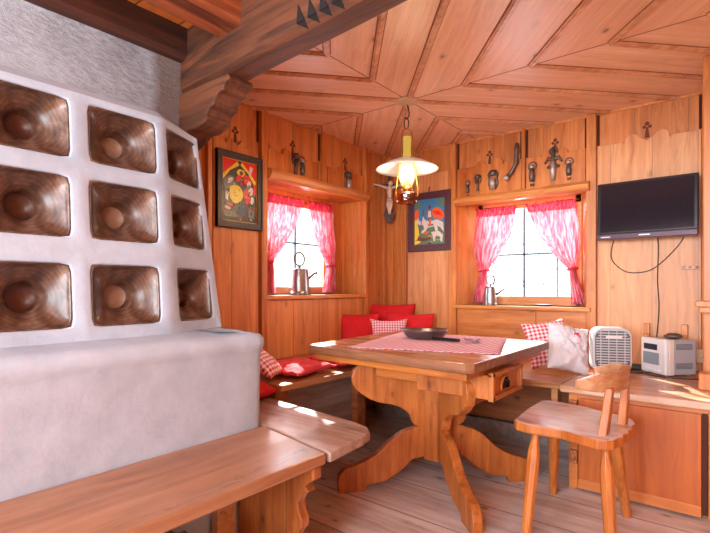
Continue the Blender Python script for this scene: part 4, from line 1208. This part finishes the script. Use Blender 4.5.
sh = [(1, [(-1, 1), (-.1, 1), (-.35, .72), (-.7, .55), (-1, .42)]), (1, [(1, 1), (.1, 1), (.35, .74), (.75, .50), (1, .20)]),
      (2, [(-.12, .96), (-.02, .84), (-.55, .62), (-.9, .32), (-1, .30), (-1, .44), (-.6, .68)]), (2, [(.14, .96), (.04, .86), (.5, .62), (.8, .34), (1, .22), (1, .38), (.6, .66)]),
      (1, [(-1, .92), (-.6, .98), (-.8, .7), (-1, .6)]),
      (3, [(.62, .9), (.8, .84), (.62, .55), (.5, .62)]),
      (2, ell(.08, .60, .26, .13, 14, 0, rag=.15)), (6, ell(.10, .60, .11, .07)), (1, ell(-.05, .42, .2, .10, 12, .3, rag=.2)), (1, ell(.45, .40, .28, .16, 12, -.4, rag=.2)),
      (3, ell(.55, .30, .12, .12, 10, rag=.3)), (4, ell(-.6, .22, .3, .22, 12, .5, rag=.2)), (3, ell(-.55, .30, .16, .09, 10, .6, rag=.3)),
      (4, ell(.55, -.02, .35, .26, 12, 0, rag=.2)), (3, ell(.62, .04, .2, .12, 10, .2, rag=.3)), (1, ell(.44, -.16, .18, .25, 12, .2, rag=.2)), (3, ell(.72, -.25, .1, .16, 9, .1, rag=.3)),
      (2, ell(-.20, -.10, .40, .30, 22, 0, rag=.05)),
      (3, [(-.8, -.02), (-.62, -.1), (-.66, -.36), (-.8, -.3)]), (1, [(-.72, -.40), (-.3, -.46), (-.34, -.54), (-.7, -.5)]), (3, [(-.82, -.5), (-.5, -.56), (-.52, -.64), (-.84, -.6)]), (5, [(-.02, -.46), (.3, -.42), (.42, -.78), (.1, -.84), (-.1, -.7)]),
      (4, [(-.9, -.66), (-.15, -.7), (-.1, -.84), (-.9, -.86)]), (6, [(-.12, -.74), (.16, -.8), (.1, -.9), (-.14, -.88)]), (4, [(.5, -.5), (.86, -.56), (.84, -.84), (.5, -.8)]), (1, [(.78, .3), (1, .3), (1, -.1), (.86, -.04)])]
for i in range(90):
    x_, y_ = rnd.uniform(-.95, .9), rnd.uniform(-.92, .5)
    if (x_ + .2) ** 2 / .2 + (y_ + .1) ** 2 / .11 < 1: mi_ = 7 if rnd.random() < .35 else 2
    else: mi_ = rnd.choice([0, 1, 1, 3, 4, 6, 0])
    a_, l_ = rnd.uniform(0, pi), rnd.uniform(.05, .13)
    sh.append((mi_, [(x_, y_), (x_ + l_ * cos(a_), y_ + l_ * .7 * sin(a_)), (x_ + l_ * cos(a_ + .5), y_ + l_ * .7 * sin(a_ + .5)), (x_ + .03 * cos(a_ + 1.6), y_ + .03 * sin(a_ + 1.6))]))
random.seed(11)
picture(lambda u, v, o: fl(u, v, o + .018), (1.925, 1.663), .355, .475, pm, sh, .042, 'ornate red, gold and grey painting in a dark frame on the left wall', M['frame1'])
pm2 = [pm[8], pm[7], pm[3], pm[9], pm[2], pm[1], pm[6], pm[4], pm[5]]
sh2 = [(3, [(-1, -1), (1, -1), (1, -.25), (.2, -.12), (-1, -.2)]), (4, [(-1, -1), (-.6, -.9), (-.8, .0), (-1, .4)]), (1, [(-1, .1), (-.72, .2), (-.7, .62), (-1, .5)]),
       (3, [(-.95, .55), (-.5, .72), (-.62, .95), (-1, .98)]), (3, [(.45, .7), (1, .62), (1, 1), (.6, .98)]),
       (1, [(.12, .52), (.45, .62), (.78, .5), (1, .2), (.72, .02), (.5, .16), (.28, .1)]), (5, [(.2, .42), (.6, .46), (.8, .22), (.45, .28)]),
       (2, [(-.6, .02), (-.78, .2), (-.86, .02), (-.64, -.12), (-.42, -.12), (-.34, -.3), (-.55, -.42), (-.5, -.5), (-.24, -.38), (-.12, -.26), (.3, -.22), (.42, -.52), (.54, -.5), (.52, -.2), (.72, -.3), (.92, -.5), (.88, -.08), (.5, .08), (0, .0), (-.3, .1), (-.46, .3), (-.5, .14)]),
       (7, [(-.1, -.2), (.28, -.18), (.25, -.1), (-.1, -.1)]),
       (7, [(-.16, .08), (.2, .06), (.16, .5), (-.1, .54), (-.44, .46), (-.42, .36), (-.16, .38)]), (2, [(-.1, .2), (.12, .2), (.1, .46), (-.08, .48)]),
       (1, [(.0, .1), (.16, .1), (.06, -.18), (-.06, -.14)]), (6, [(-.06, .56), (.08, .56), (.09, .68), (0, .74), (-.08, .66)]),
       (8, [(-.74, -.72), (-.70, -.72), (-.36, .56), (-.40, .56)]),
       (6, [(-.75, -.62), (-.3, -.72), (.1, -.66), (.05, -.78), (-.4, -.86), (-.85, -.8)]), (1, [(-.5, -.5), (-.2, -.56), (.0, -.44), (-.25, -.4)]),
       (2, [(.1, -.46), (.6, -.44), (.86, -.6), (.82, -.92), (.72, -.9), (.68, -.68), (.42, -.64), (.36, -.88), (.26, -.86), (.2, -.62)]), (3, [(.45, -.95), (.62, -.8), (.6, -.97)]), (8, [(-.2, -.97), (.15, -.9), (.1, -.99)])]
for i in range(16):
    x_, y_ = rnd.uniform(-.95, .95), rnd.uniform(-.97, -.55)
    sh2.append((rnd.choice([1, 3, 4, 6, 3]), [(x_, y_), (x_ + .09, y_ + .02), (x_ + .12, y_ + .05), (x_ + .02, y_ + .04)]))
p2 = picture(lambda u, v, o: fr(u, v, o + .018), (-2.045, 1.612), .41, .50, pm2, sh2, .058, 'small painting of a rider on a white horse in a plum frame', M['frame2'], gilt=False)
mb = MB(); mb.tube([fr(-2.045, 1.86, .022), fr(-2.045, 1.865, .04), fr(-2.045, 1.90, .036), fr(-2.045, 1.905, .020)], .004, 6); mb.build('hanger', M['iron'], p2)

# ---------------------------------------------------------------- crucifix in the corner
cr = thing('crucifix', (-2.44, 3.53, 1.66), 'dark wooden crucifix with pale carved figure hanging in the corner', 'crucifix')
cdir = Vector((.80, .60, 0)).normalized(); cn = Vector((.60, -.80, 0)).normalized(); cc = Vector((-2.425, 3.525, 0)) + cn * .03
def cp(u, z, d=0): p = cc + cdir * u + cn * d; return (p.x, p.y, z)
mb = MB()
mb.prism([(-.014, 1.62), (.014, 1.62), (.016, 2.05), (.03, 2.07), (0, 2.10), (-.03, 2.07), (-.016, 2.05)], lambda u, v: cp(u, v, 0), lambda u, v: cp(u, v, .018))
mb.prism([(-.14, 1.945), (.14, 1.945), (.15, 1.93), (.165, 1.955), (.15, 1.98), (.14, 1.965), (-.14, 1.965), (-.15, 1.98), (-.165, 1.955), (-.15, 1.93)], lambda u, v: cp(u, v, 0), lambda u, v: cp(u, v, .018))
mb.prism([(-.035, 1.66), (.035, 1.66), (.05, 1.70), (.02, 1.76), (-.02, 1.76), (-.05, 1.70)], lambda u, v: cp(u, v, -.005), lambda u, v: cp(u, v, .016))
mb.prism([(-.02, 1.62), (.02, 1.62), (.03, 1.66), (-.03, 1.66)], lambda u, v: cp(u, v, 0), lambda u, v: cp(u, v, .02))
mb.build('cross', M['darkwood'], cr, bevel=.002)
mb = MB()
mb.ball(cp(.01, 1.965, .045), .022, 12)
mb.tube([cp(0, 1.945, .04), cp(0, 1.92, .042), cp(0, 1.88, .045), cp(.003, 1.845, .044), cp(.0, 1.82, .042)], [.012, .026, .024, .018, .021], 10)
mb.tube([cp(-.022, 1.925, .04), cp(-.075, 1.945, .035), cp(-.14, 1.962, .028), cp(-.155, 1.965, .026)], [.013, .010, .007, .008], 8)
mb.tube([cp(.022, 1.925, .04), cp(.075, 1.945, .035), cp(.14, 1.962, .028), cp(.155, 1.965, .026)], [.013, .010, .007, .008], 8)
mb.tube([cp(-.010, 1.82, .042), cp(-.016, 1.775, .055), cp(-.004, 1.72, .038), cp(0, 1.70, .036)], [.016, .014, .009, .010], 8)
mb.tube([cp(.010, 1.82, .042), cp(.014, 1.775, .055), cp(.006, 1.72, .040), cp(.004, 1.695, .038)], [.016, .014, .009, .010], 8)
mb.build('figure', M['ivory'], cr)
mb = MB(); mb.tube([cp(-.022, 1.835, .042), cp(0, 1.825, .05), cp(.022, 1.83, .044)], [.014, .016, .014], 8); mb.build('loincloth', M['palepewter'], cr)

# ---------------------------------------------------------------- pewter ornaments
def ornament(f, c, z, s, kind, label, off=.015):
    m = MB(); q = lambda u, v, d=0: f(c + u * s, z + v * s, off + d * s)
    rr = random.Random(int(abs(c) * 1000))
    def loop(pts, r, mi=0): m.tube([q(*p) for p in pts], [x * s for x in r] if isinstance(r, list) else r * s, 8, mi=mi)
    if kind == 'figure':       # small standing figure with halo
        loop([(0, -.055, .012), (0, -.02, .016), (0, .015, .014), (0, .03, .01)], [.016, .02, .016, .008])
        loop([(0, .03, .014), (0, .05, .014)], [.014, .012], 1)
        loop([(.026 * cos(2 * pi * k / 14), .045 + .026 * sin(2 * pi * k / 14), .006) for k in range(15)], .005)
        loop([(-.02, -.005, .01), (0, .0, .024), (.02, -.008, .012)], .006, 1)
        loop([(-.012, -.075, .008), (.012, -.075, .008)], .008)
    elif kind == 'tall':
        loop([(0, -.075, .008), (0, -.03, .012), (0, .02, .014)], [.012, .009, .014])
        loop([(0, .055, .008), (0, .03, .012)], [.018, .024])
        loop([(-.022, .05, .006), (-.028, .02, .006), (-.018, -.01, .006)], .006); loop([(.022, .05, .006), (.028, .02, .006), (.018, -.01, .006)], .006)
        loop([(-.018, -.078, .006), (.018, -.078, .006)], .007, 1)
    elif kind == 'crest':
        loop([(0, -.07, .012), (0, -.03, .018), (0, .0, .016)], [.014, .02, .018], 1)
        loop([(0, .02, .008), (0, .055, .01)], [.026, .022])
        for sg in (-1, 1):
            loop([(sg * .02, .05, .006), (sg * .032, .03, .008), (sg * .024, .0, .01), (sg * .03, -.03, .008), (sg * .015, -.065, .006)], .007)
    elif kind == 'cross':
        loop([(0, .11, .006), (0, .05, .01), (0, -.02, .014), (0, -.09, .01)], [.008, .012, .018, .012])
        loop([(0, -.09, .014), (0, -.03, .018), (0, .02, .02)], [.012, .018, .012], 1)
        for sg in (-1, 1):
            loop([(0, .03, .008), (sg * .03, .045, .008), (sg * .05, .015, .008)], [.014, .011, .006])
            loop([(0, .0, .008), (sg * .035, -.01, .008)], [.014, .008])
        loop([(.022 * cos(2 * pi * k / 12), .085 + .022 * sin(2 * pi * k / 12), .006) for k in range(13)], .005)
    elif kind == 'strap':
        loop([(.01, .14, .006), (.012, .09, .01), (.006, .05, .01), (.008, .01, .01), (-.008, -.03, .012), (-.03, -.065, .014), (-.055, -.085, .014)], [.014, .018, .013, .018, .014, .016, .016])
        loop([(-.055, -.085, .014), (-.075, -.108, .014)], [.024, .022], 1)
        loop([(-.004, .11, .014), (.024, .075, .012), (-.006, .045, .012), (.022, .01, .012)], .006)
    o = m.build('pewter_ornament', [M['oldpewter'], M['palepewter']])
    return tag(o, label, 'ornament', 'pewter ornaments hung on the frieze')
ornament(fr, -1.698, 1.855, .80, 'figure', 'smallest pewter ornament, farthest left on the frieze above the right window')
ornament(fr, -1.612, 1.890, 1.0, 'tall', 'slim dark ornament second from left above the right window')
ornament(fr, -1.485, 1.895, 1.2, 'crest', 'broad dark ornament with rounded head left of the long hanging strap ornament')
ornament(fr, -1.305, 1.985, 1.05, 'strap', 'long twisted metal ornament ending in a pale disc above the right window', .03)
ornament(fr, -1.185, 1.895, 1.15, 'figure', 'pewter figure just right of the long twisted ornament')
ornament(fr, -1.035, 1.93, 1.2, 'cross', 'large cross-shaped pewter ornament with arms above the right window')
ornament(fr, -.93, 1.895, 1.0, 'figure', 'small pewter figure right of the cross-shaped ornament')
ornament(fl, 2.42, 1.945, 1.15, 'tall', 'pale pewter figure at the left of the pair on the left wall frieze')
ornament(fl, 2.485, 1.93, 1.05, 'figure', 'pewter figure at the right of the pair on the left wall frieze')
ornament(fl, 3.01, 1.925, 1.2, 'crest', 'single pewter ornament on the left wall frieze near the crucifix')

# ---------------------------------------------------------------- jugs and dish on the sills
def jug(c, h, r, label, ring_r, spout_dir, mirror=1):
    t = thing('pewter_jug', c, label, 'jug')
    m = MB(); m.lathe([(0, 0), (r * 1.08, 0), (r * 1.1, h * .03), (r * .99, h * .08), (r, h * .2), (r * .96, h * .6), (r * .90, h * .86), (r * .86, h * .92), (r * .88, h * .95)], c, 28)
    m.build('jug_body', M['pewter'], t)
    m = MB(); m.lathe([(r * .9, h * .95), (r * .9, h * .98), (r * .6, h * 1.01), (r * .18, h * 1.03), (r * .14, h * 1.15), (0, h * 1.16)], c, 24); m.build('lid', M['pewter'], t)
    m = MB(); cz = c[2] + h * 1.13 + ring_r; d = Vector(spout_dir).normalized()
    m.tube([(c[0] + d.x * ring_r * cos(2 * pi * k / 24), c[1] + d.y * ring_r * cos(2 * pi * k / 24), cz + ring_r * sin(2 * pi * k / 24)) for k in range(24)], ring_r * .14, 8, closed=True)
    m.build('ring_handle', M['oldpewter'], t)
    m = MB(); b0 = Vector(c) + d * r * .8 + Vector((0, 0, h * .55)); b1 = b0 + d * r * 1.15 + Vector((0, 0, h * .30)); b2 = b1 + d * r * .25 + Vector((0, 0, h * .02))
    m.tube([b0, (b0 + b1) / 2 + Vector((0, 0, -.002)), b1, b2], [r * .2, r * .14, r * .12, r * .17], 8)
    m.build('spout', M['oldpewter'], t)
jug((-2.62, 2.60, 1.0005), .195, .078, 'tall pewter jug with a large ring handle on the left window sill', .050, (.1, 1, 0))
jug((-1.535, 3.645, .9155), .145, .052, 'small bright pewter jug with ring handle on the right window sill', .034, (1, .05, 0))
mb = MB(); mb.lathe([(0, 0), (.045, 0), (.06, .012), (.062, .014), (.055, .012), (.04, .004), (0, .004)], (-1.12, 3.64, .9155), 24)
tag(mb.build('metal_dish', M['pewter']), 'flat pewter dish on the right window sill', 'dish')

# ---------------------------------------------------------------- hanging lamp
LX, LY = CX - .01, CY + .0
lp = thing('hanging_lamp', (LX, LY, 2.2), 'brass hanging oil-style lamp with white enamel shade and glowing yellow glass', 'lamp')
mb = MB(); mb.lathe([(0, ZC), (.075, ZC), (.072, ZC - .008), (.05, ZC - .014), (.018, ZC - .02), (.008, ZC - .03), (0, ZC - .03)], (LX, LY, 0), 28); mb.build('ceiling_rose', M['shadetop'], lp)
mb = MB()
mb.tube(smooth([(LX, LY, ZC - .02), (LX + .01, LY, ZC - .05), (LX + .016, LY, ZC - .09), (LX + .0, LY, ZC - .115), (LX - .018, LY, ZC - .10)]), .004, 8)
mb.tube([(LX - .004 + .012 * cos(2 * pi * k / 16), LY + .008 * cos(2 * pi * k / 16), ZC - .145 + .035 * sin(2 * pi * k / 16)) for k in range(16)], .0035, 6, closed=True)
mb.build('hook', M['iron'], lp)
mb = MB()
dx, dy = .78 * 1.0, .62
def arm(sg, w): return (LX + sg * dx * w, LY + sg * dy * w)
top_ = 2.065
for sg in (-1, 1):
    pts = [(arm(0, 0)[0], arm(0, 0)[1], top_)]
    for w_, z in ((.022, 2.05), (.033, 2.02), (.038, 1.95), (.040, 1.86), (.05, 1.80), (.064, 1.72), (.07, 1.66), (.068, 1.63)): pts.append((arm(sg, w_)[0], arm(sg, w_)[1], z))
    mb.tube(smooth(pts, 4), .0042, 6)
mb.lathe([(.026, 1.665), (.034, 1.668), (.036, 1.69), (.022, 1.70)], (LX, LY, 0), 24)
mb.build('brass_frame', M['brass'], lp)
mb = MB(); mb.lathe([(.035, 1.875), (.06, 1.868), (.12, 1.845), (.18, 1.815), (.198, 1.802)], (LX, LY, 0), 40)
mb.v = [v for v in mb.v]; m2 = mb.build('lamp_shade', M['shade'], lp, solid=.003)
# drop end caps of the shade so it is an open cone
bmx = bmesh.new(); bmx.from_mesh(m2.data)
for f_ in [f_ for f_ in bmx.faces if len(f_.verts) > 8]: bmx.faces.remove(f_)
bmx.to_mesh(m2.data); bmx.free()
mb = MB(); mb.lathe([(.024, 1.685), (.034, 1.70), (.046, 1.735), (.050, 1.77), (.045, 1.81), (.034, 1.85), (.026, 1.885), (.024, 1.94), (.025, 2.01)], (LX, LY, 0), 28)
gl = mb.build('glass_chimney', M['globe'], lp); lab(gl, 'glowing yellow glass chimney')
mb = MB(); mb.lathe([(0, 1.585), (.045, 1.585), (.066, 1.592), (.070, 1.605), (.064, 1.62), (.07, 1.632), (.066, 1.648), (.04, 1.662), (.028, 1.668)], (LX, LY, 0), 32)
lab(mb.build('oil_font', M['amber'], lp), 'amber glass base')
L_ = bpy.data.lights.new('lamp_light', 'POINT'); L_.energy = 6; L_.color = (1.0, .82, .5); L_.shadow_soft_size = .05
lo = bpy.data.objects.new('lamp_light', L_); COL.objects.link(lo); lo.location = (LX + .09, LY - .09, 1.77)

# ---------------------------------------------------------------- camera
cam = bpy.data.cameras.new('camera'); cam.sensor_width = 36; cam.lens = 480 / 710 * 36; cam.shift_y = 21.5 / 710
co = bpy.data.objects.new('camera', cam); COL.objects.link(co); co.location = (0, 0, 1.05); co.rotation_euler = (R(90), 0, R(38.6))
cam.clip_start = .02; SC.camera = co

# ---------------------------------------------------------------- light
wd = bpy.data.worlds.new('World'); SC.world = wd; wd.use_nodes = True
nt_ = wd.node_tree; bg = nt_.nodes['Background']
tc = nt_.nodes.new('ShaderNodeTexCoord'); no = nt_.nodes.new('ShaderNodeTexNoise'); no.inputs['Scale'].default_value = 14; no.inputs['Detail'].default_value = 6
cr_ = nt_.nodes.new('ShaderNodeValToRGB'); cr_.color_ramp.elements[0].position = .40; cr_.color_ramp.elements[0].color = (.55, .68, .70, 1); cr_.color_ramp.elements[1].position = .58; cr_.color_ramp.elements[1].color = (1, 1, 1, 1)
nt_.links.new(tc.outputs['Generated'], no.inputs['Vector']); nt_.links.new(no.outputs[0], cr_.inputs[0]); nt_.links.new(cr_.outputs[0], bg.inputs[0])
bg.inputs[1].default_value = 2.2
def area(name, loc, size, energy, color, rot):
    l = bpy.data.lights.new(name, 'AREA'); l.shape = 'RECTANGLE'; l.size, l.size_y = size; l.energy = energy; l.color = color
    o = bpy.data.objects.new(name, l); COL.objects.link(o); o.location = loc; o.rotation_euler = rot; return o
# fill lamps added behind the camera, in the openings made for them
area('window_daylight', (-1.3, YB - .02, 1.4), (1.25, 1.35), 66, (.78, .90, 1.0), (R(90), 0, 0))
area('window_daylight', (.15, YB - .02, 1.4), (1.25, 1.35), 66, (.78, .90, 1.0), (R(90), 0, 0))
# daylight of the two small windows
area('window_daylight', (GXW - .30, 2.7, 1.40), (.9, .9), 17, (.82, .91, 1.0), (R(90), 0, R(-90)))
area('window_daylight', (-1.3, YW + .55, 1.35), (1.0, .9), 17, (.82, .91, 1.0), (R(90), 0, R(180)))
# point lamp added behind the viewer to brighten ceiling and room
L2 = bpy.data.lights.new('ceiling_light', 'POINT'); L2.energy = 20; L2.color = (.92, .96, 1.0); L2.shadow_soft_size = .12
l2 = bpy.data.objects.new('ceiling_light', L2); COL.objects.link(l2); l2.location = (-.3, -.3, 1.9)
S = bpy.data.lights.new('sun', 'SUN'); S.energy = 11; S.angle = R(.6); S.color = (1, .97, .92)
so = bpy.data.objects.new('sun', S); COL.objects.link(so); so.rotation_euler = Vector((1, -.86, -.84)).to_track_quat('-Z', 'Y').to_euler()

SC.view_settings.view_transform = 'Standard'; SC.view_settings.look = 'None'; SC.view_settings.gamma = 1; SC.view_settings.use_curve_mapping = False
SC.view_settings.exposure = 0.84
